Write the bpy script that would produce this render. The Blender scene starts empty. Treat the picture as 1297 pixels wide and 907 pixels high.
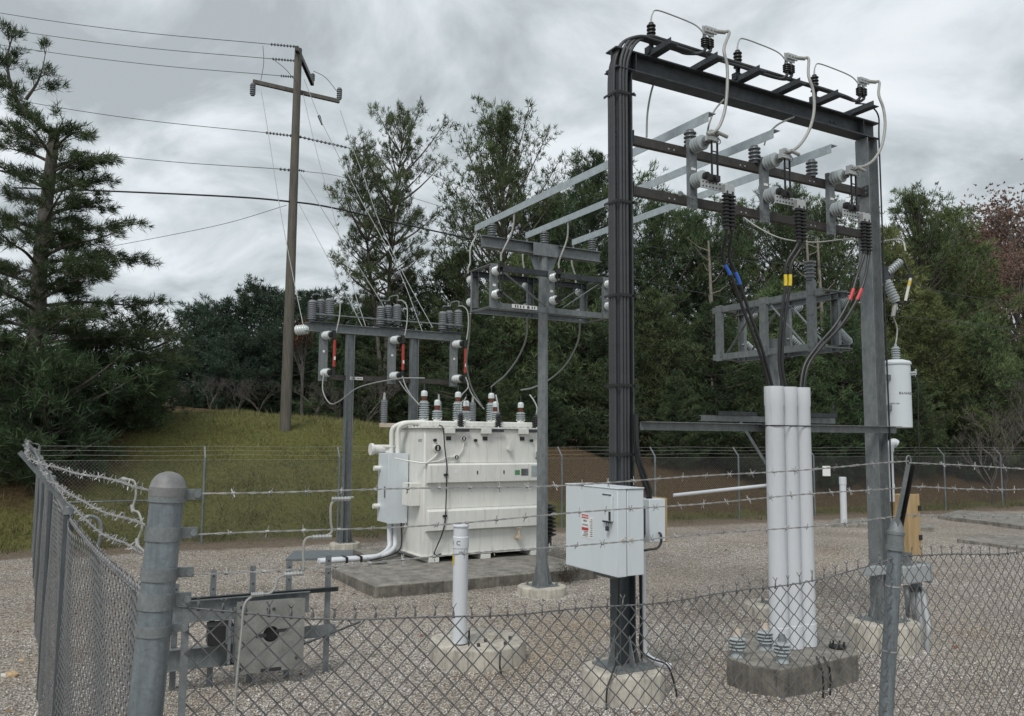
import bpy, math, random
import numpy as np
from mathutils import Vector, Matrix
R_ = math.radians
random.seed(4); rng = np.random.default_rng(4)
scene = bpy.context.scene
col = scene.collection

# ------------------------------------------------------------------ camera
F_PX, CAM_H, PITCH, ROLL = 1040.0, 2.75, R_(5.45), R_(0.43)
fw = Vector((0, math.cos(PITCH), math.sin(PITCH)))
up0 = Vector((0, -math.sin(PITCH), math.cos(PITCH))); ri0 = Vector((1, 0, 0))
ri = ri0*math.cos(ROLL) + up0*math.sin(ROLL); up = up0*math.cos(ROLL) - ri0*math.sin(ROLL)
cd = bpy.data.cameras.new('camera'); cam = bpy.data.objects.new('camera', cd); col.objects.link(cam)
cam.matrix_world = Matrix(((ri.x, up.x, -fw.x, 0), (ri.y, up.y, -fw.y, 0), (ri.z, up.z, -fw.z, CAM_H), (0, 0, 0, 1)))
cd.sensor_fit = 'HORIZONTAL'; cd.sensor_width = 36; cd.lens = 36*F_PX/1297; cd.clip_start = 0.05; cd.clip_end = 3000
scene.camera = cam

def at(u, v, Y):
    """world point at distance Y (along the view axis on plan) for a spot measured in the photograph"""
    d = fw + ri*((u-648.5)/F_PX) + up*((453.5-v)/F_PX)
    t = Y/d.y
    return Vector((d.x*t, Y, CAM_H+d.z*t))
def gr(u, v, z=0.0):
    d = fw + ri*((u-648.5)/F_PX) + up*((453.5-v)/F_PX)
    t = (z-CAM_H)/d.z
    return Vector((d.x*t, d.y*t, z))

# ------------------------------------------------------------------ materials
def mat(name, c, rough=0.6, metal=0.0, var=0.15, scale=12.0, stretch=(1, 1, 1), c2=None, bump=0.0, bscale=60.0, streak=None, spec=0.5, island=0.0, spangle=0.0):
    m = bpy.data.materials.new(name); m.use_nodes = True
    nt = m.node_tree; N = nt.nodes; L = nt.links
    b = N['Principled BSDF']; b.inputs['Roughness'].default_value = rough; b.inputs['Metallic'].default_value = metal
    b.inputs['Specular IOR Level'].default_value = spec
    tc = N.new('ShaderNodeTexCoord'); mp = N.new('ShaderNodeMapping'); mp.inputs['Scale'].default_value = stretch
    L.new(tc.outputs['Object'], mp.inputs['Vector'])
    n = N.new('ShaderNodeTexNoise'); n.inputs['Scale'].default_value = scale; n.inputs['Detail'].default_value = 6; n.inputs['Roughness'].default_value = 0.65
    L.new(mp.outputs[0], n.inputs['Vector'])
    r = N.new('ShaderNodeValToRGB')
    lo = tuple(x*(1-var) for x in c); hi = tuple(min(1, x*(1+var)) for x in (c2 or c))
    r.color_ramp.elements[0].position = 0.3; r.color_ramp.elements[1].position = 0.7
    r.color_ramp.elements[0].color = (*lo, 1); r.color_ramp.elements[1].color = (*hi, 1)
    L.new(n.outputs[0], r.inputs[0]); out = r.outputs[0]
    if spangle:                                 # zinc crystals
        vo = N.new('ShaderNodeTexVoronoi'); vo.inputs['Scale'].default_value = 95; L.new(tc.outputs['Object'], vo.inputs['Vector']); sc_ = N.new('ShaderNodeSeparateColor'); L.new(vo.outputs['Color'], sc_.inputs[0])
        mr = N.new('ShaderNodeMapRange'); mr.inputs[3].default_value = 1-spangle; mr.inputs[4].default_value = 1+spangle; L.new(sc_.outputs[0], mr.inputs[0])
        mm = N.new('ShaderNodeMix'); mm.data_type = 'RGBA'; mm.blend_type = 'MULTIPLY'; mm.inputs[0].default_value = 1; L.new(out, mm.inputs[6]); L.new(mr.outputs[0], mm.inputs[7]); out = mm.outputs[2]
        rr_ = N.new('ShaderNodeMapRange'); rr_.inputs[3].default_value = rough-.12; rr_.inputs[4].default_value = rough+.12; L.new(sc_.outputs[1], rr_.inputs[0]); L.new(rr_.outputs[0], b.inputs['Roughness'])
    if streak:                                  # (colour, amount, threshold): run-off stains
        mp2 = N.new('ShaderNodeMapping'); mp2.inputs['Scale'].default_value = (9, 9, 0.7); L.new(tc.outputs['Object'], mp2.inputs['Vector'])
        n2 = N.new('ShaderNodeTexNoise'); n2.inputs['Scale'].default_value = 1.6; n2.inputs['Detail'].default_value = 7; n2.inputs['Roughness'].default_value = 0.7; L.new(mp2.outputs[0], n2.inputs['Vector'])
        r2 = N.new('ShaderNodeValToRGB'); r2.color_ramp.elements[0].position = streak[2]; r2.color_ramp.elements[1].position = min(1, streak[2]+0.22)
        r2.color_ramp.elements[0].color = (0, 0, 0, 1); r2.color_ramp.elements[1].color = (streak[1],)*3+(1,); L.new(n2.outputs[0], r2.inputs[0])
        mx = N.new('ShaderNodeMix'); mx.data_type = 'RGBA'; L.new(r2.outputs[0], mx.inputs[0]); L.new(out, mx.inputs[6]); mx.inputs[7].default_value = (*streak[0], 1); out = mx.outputs[2]
    if island:
        oi = N.new('ShaderNodeObjectInfo'); mr = N.new('ShaderNodeMapRange'); mr.inputs[3].default_value = 1-island; mr.inputs[4].default_value = 1+island
        L.new(oi.outputs['Random'], mr.inputs[0]); mm = N.new('ShaderNodeMix'); mm.data_type = 'RGBA'; mm.blend_type = 'MULTIPLY'; mm.inputs[0].default_value = 1
        L.new(out, mm.inputs[6]); L.new(mr.outputs[0], mm.inputs[7]); out = mm.outputs[2]
    L.new(out, b.inputs['Base Color'])
    if bump:
        nb = N.new('ShaderNodeTexNoise'); nb.inputs['Scale'].default_value = bscale; nb.inputs['Detail'].default_value = 4; L.new(tc.outputs['Object'], nb.inputs['Vector'])
        bp = N.new('ShaderNodeBump'); bp.inputs['Strength'].default_value = bump; bp.inputs['Distance'].default_value = 0.01; L.new(nb.outputs[0], bp.inputs['Height']); L.new(bp.outputs[0], b.inputs['Normal'])
    return m

M = {}
M['galv'] = mat('galvanised_steel', (.165, .185, .195), .5, .35, .18, 14, (1, 1, .5), (.20, .215, .22), .12, 90, streak=((.10, .10, .095), .4, .57), spangle=.08)
M['galv_new'] = mat('bright_galvanised_steel', (.38, .43, .45), .42, .4, .16, 8, (1, 1, 1), None, .05, spangle=.10)
M['galv_dark'] = mat('weathered_dark_steel', (.055, .062, .068), .55, .35, .35, 10, streak=((.10, .10, .10), .5, .6))
M['galv_mid'] = mat('dull_grey_steel', (.075, .086, .094), .5, .35, .2, 12, (1, 1, .5), None, .1, 80, streak=((.06, .06, .06), .5, .58))
M['beam_brown'] = mat('weathered_brown_steel', (.050, .046, .042), .6, .2, .4, 9, streak=((.10, .09, .08), .5, .58))
M['post'] = mat('fence_post_steel', (.135, .16, .175), .5, .3, .3, 16, (1, 1, .15), (.18, .205, .22), .15, 60, streak=((.36, .38, .39), .75, .56), spangle=.09)
M['cap'] = mat('cast_grey_cap', (.19, .19, .19), .6, .2, .15, 30, bump=.2)
M['wire'] = mat('chainlink_wire', (.155, .158, .16), .55, .3, .35, 25)
M['wire_l'] = mat('pale_chainlink_wire', (.23, .235, .24), .5, .4, .35, 25)
M['barb'] = mat('barbed_wire_galv', (.36, .36, .355), .5, .5, .3, 20)
M['alu'] = mat('bare_aluminium', (.44, .45, .445), .4, .5, .15, 20)
M['jumper'] = mat('grey_jumper', (.27, .285, .28), .55, .25, .15, 30)
M['jump_pale'] = mat('pale_jumper', (.33, .335, .315), .55, .2, .15, 30)
M['white'] = mat('white_painted_steel', (.69, .695, .66), .42, 0, .06, 5, (1, 1, .3), None, .03, 25, streak=((.38, .32, .24), .75, .545))
M['box'] = mat('pale_grey_painted_steel', (.60, .65, .68), .4, 0, .04, 4, (1, 1, .3), None, .02, 25, streak=((.40, .41, .40), .45, .56))
M['rust'] = mat('rusty_white_paint', (.60, .57, .50), .6, 0, .2, 6, (1, 1, 1), (.42, .30, .2), .1)
M['pvc'] = mat('white_pvc', (.60, .625, .66), .38, 0, .04, 6, (1, 1, .3), None, streak=((.36, .36, .35), .5, .56))
M['pvc_grey'] = mat('grey_pvc', (.33, .35, .36), .5, 0, .08, 8)
M['porc'] = mat('grey_porcelain', (.34, .375, .385), .25, 0, .1, 8, spec=.6)
M['porc_d'] = mat('dark_grey_porcelain', (.15, .165, .175), .3, 0, .15, 8, spec=.6)
M['porc_b'] = mat('near_black_polymer', (.022, .022, .023), .45, 0, .2, 8)
M['porc_p'] = mat('pale_porcelain', (.55, .59, .59), .22, 0, .06, 8, spec=.6)
M['arr'] = mat('arrester_polymer_grey', (.17, .18, .19), .5, 0, .12, 8)
M['amber'] = mat('amber_oil_glass', (.12, .032, .012), .2, 0, .3, 8)
M['rubber'] = mat('black_cable_jacket', (.014, .0145, .016), .45, 0, .25, 6)
M['cable_g'] = mat('charcoal_cable_jacket', (.042, .045, .05), .5, 0, .25, 5)
M['black'] = mat('black_fitting', (.018, .018, .018), .5, .1, .3, 15)
M['red'] = mat('red_tube', (.33, .035, .025), .5, 0, .2, 10)
M['tape_r'] = mat('red_tape', (.55, .04, .05), .5, 0, .1); M['tape_b'] = mat('blue_tape', (.03, .12, .50), .5, 0, .1); M['tape_y'] = mat('yellow_tape', (.70, .52, .03), .5, 0, .1)
M['yellow'] = mat('yellow_sticker', (.62, .46, .05), .5, 0, .1)
M['sign_w'] = mat('white_sign_face', (.74, .75, .74), .5, 0, .05); M['ink'] = mat('dark_ink', (.03, .03, .03), .6, 0, .1); M['ink_r'] = mat('red_ink', (.45, .05, .04), .6, 0, .1); M['green_s'] = mat('green_sticker', (.09, .24, .10), .5, 0, .15)
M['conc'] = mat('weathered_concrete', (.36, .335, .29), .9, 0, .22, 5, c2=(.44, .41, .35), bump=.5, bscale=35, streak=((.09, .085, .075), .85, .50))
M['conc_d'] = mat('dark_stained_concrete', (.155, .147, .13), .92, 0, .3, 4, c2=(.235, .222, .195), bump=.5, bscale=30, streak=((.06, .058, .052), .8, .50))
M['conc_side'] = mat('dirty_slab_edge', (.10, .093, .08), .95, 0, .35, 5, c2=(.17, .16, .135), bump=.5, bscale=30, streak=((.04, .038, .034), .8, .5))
M['galv_pale'] = mat('pale_zinc_plate', (.25, .255, .24), .5, .3, .22, 7, (1, 1, 1), None, .05, spangle=.08, streak=((.15, .145, .13), .5, .58))
M['wood'] = mat('tan_plywood', (.40, .28, .14), .6, 0, .18, 5, (3, 3, .4))
M['pole'] = mat('treated_pole_wood', (.085, .077, .064), .85, 0, .35, 6, (6, 6, .25), (.115, .105, .088), .5, 30)
M['bark'] = mat('pine_bark', (.075, .066, .056), .95, 0, .4, 7, (2, 2, .6), (.11, .10, .088), .6, 20)
M['bark_p'] = mat('pale_bare_bark', (.20, .18, .15), .95, 0, .3, 6)
M['hot'] = mat('fuse_tube_pale', (.62, .62, .56), .45, 0, .05)
M['stone'] = mat('tan_sandstone', (.46, .33, .18), .9, 0, .25, 14, bump=.5)
M['stone_w'] = mat('pale_stone', (.55, .54, .5), .9, 0, .2, 14, bump=.5)
M['lid'] = mat('slate_grey_lid', (.13, .15, .165), .6, 0, .15, 9)

def attr_mat(name, rough=.9, mul=None, trans=0.0, island=0.0, bump=0):
    """material whose colour is a per-face colour stored on the mesh"""
    m = bpy.data.materials.new(name); m.use_nodes = True; nt = m.node_tree; N = nt.nodes; L = nt.links
    b = N['Principled BSDF']; b.inputs['Roughness'].default_value = rough; b.inputs['Specular IOR Level'].default_value = .25
    a = N.new('ShaderNodeAttribute'); a.attribute_name = 'tint'; out = a.outputs['Color']
    if island:
        oi = N.new('ShaderNodeObjectInfo'); hs = N.new('ShaderNodeHueSaturation')
        m1 = N.new('ShaderNodeMapRange'); m1.inputs[3].default_value = 1-island; m1.inputs[4].default_value = 1+island; L.new(oi.outputs['Random'], m1.inputs[0]); L.new(m1.outputs[0], hs.inputs['Value'])
        mm = N.new('ShaderNodeMath'); mm.operation = 'FRACT'; m7 = N.new('ShaderNodeMath'); m7.operation = 'MULTIPLY'; m7.inputs[1].default_value = 7.31; L.new(oi.outputs['Random'], m7.inputs[0]); L.new(m7.outputs[0], mm.inputs[0])
        m2 = N.new('ShaderNodeMapRange'); m2.inputs[3].default_value = .488; m2.inputs[4].default_value = .518; L.new(mm.outputs[0], m2.inputs[0]); L.new(m2.outputs[0], hs.inputs['Hue'])
        L.new(out, hs.inputs['Color']); out = hs.outputs[0]
    L.new(out, b.inputs['Base Color'])
    if trans:
        t = N.new('ShaderNodeBsdfTranslucent'); L.new(out, t.inputs['Color']); ms = N.new('ShaderNodeMixShader'); ms.inputs[0].default_value = trans
        L.new(b.outputs[0], ms.inputs[1]); L.new(t.outputs[0], ms.inputs[2]); L.new(ms.outputs[0], N['Material Output'].inputs['Surface'])
    return m
M['needle'] = attr_mat('pine_needles', .8, trans=.2, island=.22)
M['grass'] = attr_mat('grass_blades', .8, trans=.2)
M['gravelstones'] = attr_mat('gravel_stones', .9)
M['leafbrown'] = attr_mat('dry_leaves', .9, trans=.2, island=.15)

# ------------------------------------------------------------------ mesh builder
class MB:
    def __init__(s): s.v = []; s.f = []; s.mi = []
    def add(s, vs, fs, m=0):
        o = len(s.v); s.v += [tuple(p) for p in vs]; s.f += [tuple(i+o for i in f) for f in fs]; s.mi += [m]*len(fs); return s
    def box(s, c, d, rot=None, m=0):
        x, y, z = (k/2 for k in d); c = Vector(c)
        P = [Vector((a*x, b*y, e*z)) for e in (-1, 1) for a, b in ((-1, -1), (1, -1), (1, 1), (-1, 1))]
        if rot is not None: P = [rot @ p for p in P]
        return s.add([c+p for p in P], [(3, 2, 1, 0), (4, 5, 6, 7), (0, 1, 5, 4), (1, 2, 6, 5), (2, 3, 7, 6), (3, 0, 4, 7)], m)
    def b6(s, x0, x1, y0, y1, z0, z1, m=0): return s.box(((x0+x1)/2, (y0+y1)/2, (z0+z1)/2), (x1-x0, y1-y0, z1-z0), None, m)
    def bar(s, p0, p1, w, h, upv=(0, 0, 1), m=0):
        p0, p1 = Vector(p0), Vector(p1); d = (p1-p0); l = d.length; d = d/l; u = Vector(upv); sd = d.cross(u)
        if sd.length < 1e-4: sd = d.cross(Vector((1, 0, 0)))
        sd.normalize(); u = sd.cross(d)
        rot = Matrix((sd, d, u)).transposed()
        return s.box((p0+p1)/2, (w, l, h), rot, m)
    def lathe(s, p, axis, prof, n=16, m=0):
        p = Vector(p); a = Vector(axis).normalized(); e = a.orthogonal().normalized(); g = a.cross(e)
        vs = []; fs = []
        for t, r in prof:
            for k in range(n):
                w = 2*math.pi*k/n; vs.append(p+a*t+(e*math.cos(w)+g*math.sin(w))*max(r, 1e-4))
        for i in range(len(prof)-1):
            for k in range(n): k2 = (k+1) % n; fs.append((i*n+k, i*n+k2, (i+1)*n+k2, (i+1)*n+k))
        fs.append(tuple(range(n-1, -1, -1))); fs.append(tuple((len(prof)-1)*n+k for k in range(n)))
        return s.add(vs, fs, m)
    def cyl(s, p0, p1, r0, r1=None, n=14, m=0):
        p0, p1 = Vector(p0), Vector(p1); return s.lathe(p0, p1-p0, [(0, r0), ((p1-p0).length, r0 if r1 is None else r1)], n, m)
    def tube(s, pts, r, n=6, m=0, close=True):
        pts = [Vector(p) for p in pts]; k = len(pts); rs = r if isinstance(r, (list, tuple)) else [r]*k
        t0 = (pts[1]-pts[0]).normalized(); nrm = t0.orthogonal().normalized(); vs = []; fs = []
        for i, p in enumerate(pts):
            t = (pts[min(i+1, k-1)]-pts[max(i-1, 0)]).normalized()
            nrm = (nrm-t*nrm.dot(t)); nrm = nrm.normalized() if nrm.length > 1e-6 else t.orthogonal().normalized()
            bn = t.cross(nrm)
            for j in range(n):
                w = 2*math.pi*j/n; vs.append(p+(nrm*math.cos(w)+bn*math.sin(w))*rs[i])
        for i in range(k-1):
            for j in range(n): j2 = (j+1) % n; fs.append((i*n+j, i*n+j2, (i+1)*n+j2, (i+1)*n+j))
        fs.append(tuple(range(n-1, -1, -1))); fs.append(tuple((k-1)*n+j for j in range(n)))
        return s.add(vs, fs, m)
    def side(s, m):
        s.mi = [0, 0]+[m]*(len(s.f)-2); return s
    def prism(s, poly, z0, z1, m=0):
        n = len(poly); vs = [(x, y, z0) for x, y in poly]+[(x, y, z1) for x, y in poly]
        fs = [tuple(range(n-1, -1, -1)), tuple(range(n, 2*n))]+[(i, (i+1) % n, n+(i+1) % n, n+i) for i in range(n)]
        return s.add(vs, fs, m)
    def hbeam(s, p0, p1, d, w, web_dir, tf=.014, tw=.010, m=0):
        """I/H section from p0 to p1; flanges d apart along web_dir, w wide"""
        p0, p1 = Vector(p0), Vector(p1); wd = Vector(web_dir).normalized()
        s.bar(p0+wd*(d/2-tf/2), p1+wd*(d/2-tf/2), w, tf, wd, m); s.bar(p0-wd*(d/2-tf/2), p1-wd*(d/2-tf/2), w, tf, wd, m)
        return s.bar(p0, p1, tw, d-2*tf-.002, wd, m)
    def chan(s, p0, p1, d, w, open_dir, up_dir, t=.008, m=0):
        """channel: back plate d tall along up_dir, lips w long pointing to open_dir"""
        p0, p1 = Vector(p0), Vector(p1); o = Vector(open_dir).normalized(); u = Vector(up_dir).normalized()
        s.bar(p0, p1, t, d, u, m)
        for g in (1, -1): s.bar(p0+o*(w/2+t/2+.001)+u*g*(d/2-t/2), p1+o*(w/2+t/2+.001)+u*g*(d/2-t/2), w, t, u, m)
        return s
    def ang(s, p0, p1, leg, d1, d2, t=.008, m=0):
        """angle iron: legs along d1 and d2 from the heel line"""
        p0, p1 = Vector(p0), Vector(p1); a = Vector(d1).normalized(); b = Vector(d2).normalized()
        s.bar(p0+a*leg/2, p1+a*leg/2, t, leg, a, m); return s.bar(p0+b*(leg/2+t/2+.001), p1+b*(leg/2+t/2+.001), leg, t, a, m)
    def insul(s, p, axis, L, r, sheds, n=16, core=.6, m=0, endr=None):
        pr = [(0, (endr or core*r)), (L*.06, (endr or core*r))]; st = L*.86/sheds
        for i in range(sheds):
            t = L*.07+i*st; pr += [(t+st*.08, core*r), (t+st*.30, core*r), (t+st*.42, r), (t+st*.68, r*.97), (t+st*.92, core*r)]
        pr += [(L*.94, core*r), (L, (endr or core*r))]
        return s.lathe(p, axis, pr, n, m)
    def bolts(s, pts, axis, r=.014, h=.012, m=0):
        for p in pts: s.lathe(p, axis, [(0, r), (h, r)], 6, m)
        return s
    def build(s, name, material, parent=None, loc=None, smooth=True, bevel=0, **tags):
        me = bpy.data.meshes.new(name); me.from_pydata(s.v, [], s.f)
        for mm in (material if isinstance(material, (list, tuple)) else [material]): me.materials.append(M[mm] if isinstance(mm, str) else mm)
        me.polygons.foreach_set('material_index', s.mi)
        if smooth:
            me.polygons.foreach_set('use_smooth', [True]*len(me.polygons)); me.set_sharp_from_angle(angle=R_(31))
        me.update()
        o = bpy.data.objects.new(name, me); col.objects.link(o)
        if parent is not None: o.parent = parent
        if loc is not None: o.location = loc
        if bevel:
            bv = o.modifiers.new('bevel', 'BEVEL'); bv.width = bevel; bv.segments = 2; bv.limit_method = 'ANGLE'; bv.angle_limit = R_(50); bv.harden_normals = False
        for k, v in tags.items(): o[k] = v
        return o

def thing(name, label, cat, loc=(0, 0, 0), rz=0.0, group=None):
    o = bpy.data.objects.new(name, None); col.objects.link(o); o.location = loc; o.rotation_euler = (0, 0, rz); o.empty_display_size = .2
    o['label'] = label; o['category'] = cat
    if group: o['group'] = group
    return o
def tag(o, label, cat, group=None):
    o['label'] = label; o['category'] = cat
    if group: o['group'] = group
    return o
def smooth_path(pts, k=8):
    pts = [Vector(p) for p in pts]
    if len(pts) < 3: return pts
    out = []; P = [pts[0]*2-pts[1]]+pts+[pts[-1]*2-pts[-2]]
    for i in range(1, len(P)-2):
        a, b, c, d = P[i-1:i+3]
        for j in range(k):
            t = j/k; out.append(.5*((2*b)+(c-a)*t+(2*a-5*b+4*c-d)*t*t+(3*b-a-3*c+d)*t**3))
    out.append(pts[-1]); return out
def wire(name, pts, r, material, label=None, cat=None, group=None, k=8, n=6, parent=None, raw=False):
    pts = [Vector(p) for p in pts]; sp = pts if raw else smooth_path(pts, k)
    o = Vector((0, 0, 0)) if parent else sp[0].copy()
    ob = MB().tube([p-o for p in sp], r, n).build(name, material, parent, None if parent else o)
    if label: tag(ob, label, cat, group)
    return ob
def text(name, s, size, material, parent, loc, rot, align='CENTER', ext=.001):
    cu = bpy.data.curves.new(name, 'FONT'); cu.body = s; cu.size = size; cu.align_x = align; cu.extrude = ext
    t = bpy.data.objects.new(name+'_tmp', cu); col.objects.link(t)
    bpy.context.view_layer.update(); me = bpy.data.meshes.new_from_object(t.evaluated_get(bpy.context.evaluated_depsgraph_get()))
    bpy.data.objects.remove(t); me.name = name; me.materials.clear(); me.materials.append(M[material])
    o = bpy.data.objects.new(name, me); col.objects.link(o); o.parent = parent; o.location = loc; o.rotation_euler = rot
    return o
def copy_tree(o, parent=None):
    c = o.copy(); col.objects.link(c); c.parent = parent
    for ch in list(o.children): copy_tree(ch, c)
    return c
def raw_mesh(name, v, f, material, tint=None, parent=None, smooth=False):
    """numpy mesh: v (n,3), f (m,k), tint (m,3) per face"""
    me = bpy.data.meshes.new(name); k = f.shape[1]
    me.vertices.add(len(v)); me.vertices.foreach_set('co', v.astype(np.float32).ravel())
    me.loops.add(f.size); me.loops.foreach_set('vertex_index', f.astype(np.int32).ravel())
    me.polygons.add(len(f)); me.polygons.foreach_set('loop_start', np.arange(0, f.size, k, dtype=np.int32))
    if smooth: me.polygons.foreach_set('use_smooth', np.ones(len(f), bool))
    if tint is not None:
        a = me.attributes.new('tint', 'FLOAT_COLOR', 'FACE'); a.data.foreach_set('color', np.concatenate([tint, np.ones((len(f), 1))], 1).astype(np.float32).ravel())
    me.materials.append(M[material] if isinstance(material, str) else material); me.update(calc_edges=True)
    o = bpy.data.objects.new(name, me); col.objects.link(o)
    if parent: o.parent = parent
    return o

TH = R_(29.3); A = Vector((math.cos(TH), math.sin(TH), 0)); B = Vector((-A.y, A.x, 0)); Z = Vector((0, 0, 1))
def L2W(o, x, y, z): return Vector((o[0], o[1], 0))+A*x+B*y+Z*z

# ------------------------------------------------------------------ light
w = bpy.data.worlds.new('World'); scene.world = w; w.use_nodes = True
N = w.node_tree.nodes; Lk = w.node_tree.links; N.clear()
SUN_EL, SUN_ROT = R_(52), R_(200)
sky = N.new('ShaderNodeTexSky'); sky.sky_type = 'NISHITA'; sky.sun_disc = False; sky.sun_elevation = SUN_EL; sky.sun_rotation = SUN_ROT; sky.dust_density = 2
bg1 = N.new('ShaderNodeBackground'); bg1.inputs[1].default_value = .10; Lk.new(sky.outputs[0], bg1.inputs[0])
tc = N.new('ShaderNodeTexCoord'); sx = N.new('ShaderNodeSeparateXYZ'); Lk.new(tc.outputs['Generated'], sx.inputs[0])
mz = N.new('ShaderNodeMath'); mz.operation = 'MAXIMUM'; mz.inputs[1].default_value = 0; Lk.new(sx.outputs[2], mz.inputs[0])
ad = N.new('ShaderNodeMath'); ad.operation = 'ADD'; ad.inputs[1].default_value = .36; Lk.new(mz.outputs[0], ad.inputs[0])
cx = N.new('ShaderNodeMath'); cx.operation = 'DIVIDE'; Lk.new(sx.outputs[0], cx.inputs[0]); Lk.new(ad.outputs[0], cx.inputs[1])
cy = N.new('ShaderNodeMath'); cy.operation = 'DIVIDE'; Lk.new(sx.outputs[1], cy.inputs[0]); Lk.new(ad.outputs[0], cy.inputs[1])
cb = N.new('ShaderNodeCombineXYZ'); Lk.new(cx.outputs[0], cb.inputs[0]); Lk.new(cy.outputs[0], cb.inputs[1]); cb.inputs[2].default_value = 9.3
n1 = N.new('ShaderNodeTexNoise'); n1.inputs['Scale'].default_value = 2.7; n1.inputs['Detail'].default_value = 8; n1.inputs['Roughness'].default_value = .56; n1.inputs['Distortion'].default_value = .5; Lk.new(cb.outputs[0], n1.inputs['Vector'])
cr = N.new('ShaderNodeValToRGB'); e = cr.color_ramp.elements
e[0].position = .40; e[0].color = (.40, .44, .46, 1); e[1].position = .73; e[1].color = (.82, .855, .88, 1)
q = e.new(.49); q.color = (.54, .59, .615, 1); q = e.new(.59); q.color = (.72, .765, .795, 1)
Lk.new(n1.outputs[0], cr.inputs[0])
bg2 = N.new('ShaderNodeBackground'); bg2.inputs[1].default_value = 1.17; Lk.new(cr.outputs[0], bg2.inputs[0])
ms = N.new('ShaderNodeMixShader'); ms.inputs[0].default_value = .93; Lk.new(bg1.outputs[0], ms.inputs[1]); Lk.new(bg2.outputs[0], ms.inputs[2])
wo = N.new('ShaderNodeOutputWorld'); Lk.new(ms.outputs[0], wo.inputs[0])
sl = bpy.data.lights.new('sun', 'SUN'); sl.energy = 2.1; sl.angle = R_(18); sl.color = (1, .965, .92)
so = bpy.data.objects.new('sun', sl); col.objects.link(so); so.location = (0, -10, 30)
# sun stands behind the camera and to its left
so.rotation_euler = (R_(90)-SUN_EL, 0, R_(180)-SUN_ROT+R_(0))
sd_ = Vector((math.sin(SUN_ROT), math.cos(SUN_ROT), 0))*math.cos(SUN_EL)+Z*math.sin(SUN_EL)
so.rotation_euler = sd_.to_track_quat('Z', 'Y').to_euler()
scene.view_settings.view_transform = 'Standard'; scene.view_settings.look = 'None'; scene.view_settings.exposure = 0
scene.cycles.max_bounces = 5; scene.cycles.diffuse_bounces = 3; scene.cycles.glossy_bounces = 2; scene.cycles.transparent_max_bounces = 4
# ================================================================== GROUND
P0 = np.array([-7.72, 20.84]); TT = np.array([.905, .425]); NN = np.array([-.425, .905])
def sm(x): x = np.clip(x, 0, 1); return x*x*(3-2*x)
def ds(x, y): return (x-P0[0])*NN[0]+(y-P0[1])*NN[1], (x-P0[0])*TT[0]+(y-P0[1])*TT[1]
def hgt(x, y):
    x = np.asarray(x, float); y = np.asarray(y, float); d, s = ds(x, y)
    hm = np.interp(s, [-12, -2, 4, 16, 40], [3.1, 3.35, 3.3, 2.05, 1.9])
    h = hm*sm((d-.5)/7.0)+np.interp(s, [-10, 4, 16], [.06, .035, .02])*np.clip(d-6, 0, 60)
    h = h+.24*np.clip(d-34, 0, 60)*sm((s-6)/22)
    h = h+(.05*np.sin(x*1.3+y*.7)+.04*np.sin(x*2.9-y*1.7)+.03*np.sin(x*.6+y*2.3))*sm((d-1)/3)
    return h+(.012*np.sin(x*1.9+.5*y)+.010*np.sin(y*2.7-x))*sm((y-4)/4)*(1-sm((d+1)/2))
def hz(x, y): return float(hgt(x, y))
xs = np.concatenate([np.linspace(-600, -32, 40)[:-1], np.linspace(-32, 50, 206), np.linspace(50, 600, 40)[1:]])
ys = np.concatenate([np.linspace(-60, -4, 8)[:-1], np.linspace(-4, 60, 162), np.linspace(60, 900, 60)[1:]])
X, Y = np.meshgrid(xs, ys); Hh = hgt(X, Y); nx, ny = len(xs), len(ys)
V = np.stack([X, Y, Hh], -1).reshape(-1, 3); ii = np.arange(nx*ny).reshape(ny, nx)
Fq = np.stack([ii[:-1, :-1], ii[:-1, 1:], ii[1:, 1:], ii[1:, :-1]], -1).reshape(-1, 4)

gm = bpy.data.materials.new('gravel_dirt_grass'); gm.use_nodes = True; nt = gm.node_tree; N = nt.nodes; L = nt.links; bs = N['Principled BSDF']; bs.inputs['Roughness'].default_value = .95; bs.inputs['Specular IOR Level'].default_value = .2
def nd(t, **k):
    n = N.new(t)
    for a, b in k.items():
        if a in n.inputs: n.inputs[a].default_value = b
        else: setattr(n, a, b)
    return n
def ramp(src, stops):
    r = N.new('ShaderNodeValToRGB'); e = r.color_ramp.elements
    e[0].position, e[0].color = stops[0][0], (*stops[0][1], 1); e[1].position, e[1].color = stops[-1][0], (*stops[-1][1], 1)
    for p, c in stops[1:-1]: k = e.new(p); k.color = (*c, 1)
    L.new(src, r.inputs[0]); return r.outputs[0]
def mixc(f, a, b, mode='MIX'):
    m = N.new('ShaderNodeMix'); m.data_type = 'RGBA'; m.blend_type = mode
    if isinstance(f, float): m.inputs[0].default_value = f
    else: L.new(f, m.inputs[0])
    L.new(a, m.inputs[6]); L.new(b, m.inputs[7]); return m.outputs[2]
tcg = nd('ShaderNodeTexCoord'); O = tcg.outputs['Object']
v1 = nd('ShaderNodeTexVoronoi', Scale=36.0); L.new(O, v1.inputs['Vector'])
v2 = nd('ShaderNodeTexVoronoi', Scale=11.0); L.new(O, v2.inputs['Vector'])
sp = nd('ShaderNodeSeparateColor'); L.new(v1.outputs['Color'], sp.inputs[0])
g1 = ramp(sp.outputs[0], [(0, (.19, .17, .155)), (.25, (.31, .28, .255)), (.5, (.39, .355, .325)), (.75, (.47, .435, .40)), (1, (.60, .57, .54))])
nl = nd('ShaderNodeTexNoise', Scale=.55, Detail=5.0); L.new(O, nl.inputs['Vector'])
g2 = ramp(nl.outputs[0], [(.3, (.80, .77, .72)), (.7, (1.12, 1.1, 1.06))])
grav = mixc(1.0, g1, g2, 'MULTIPLY')
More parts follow.
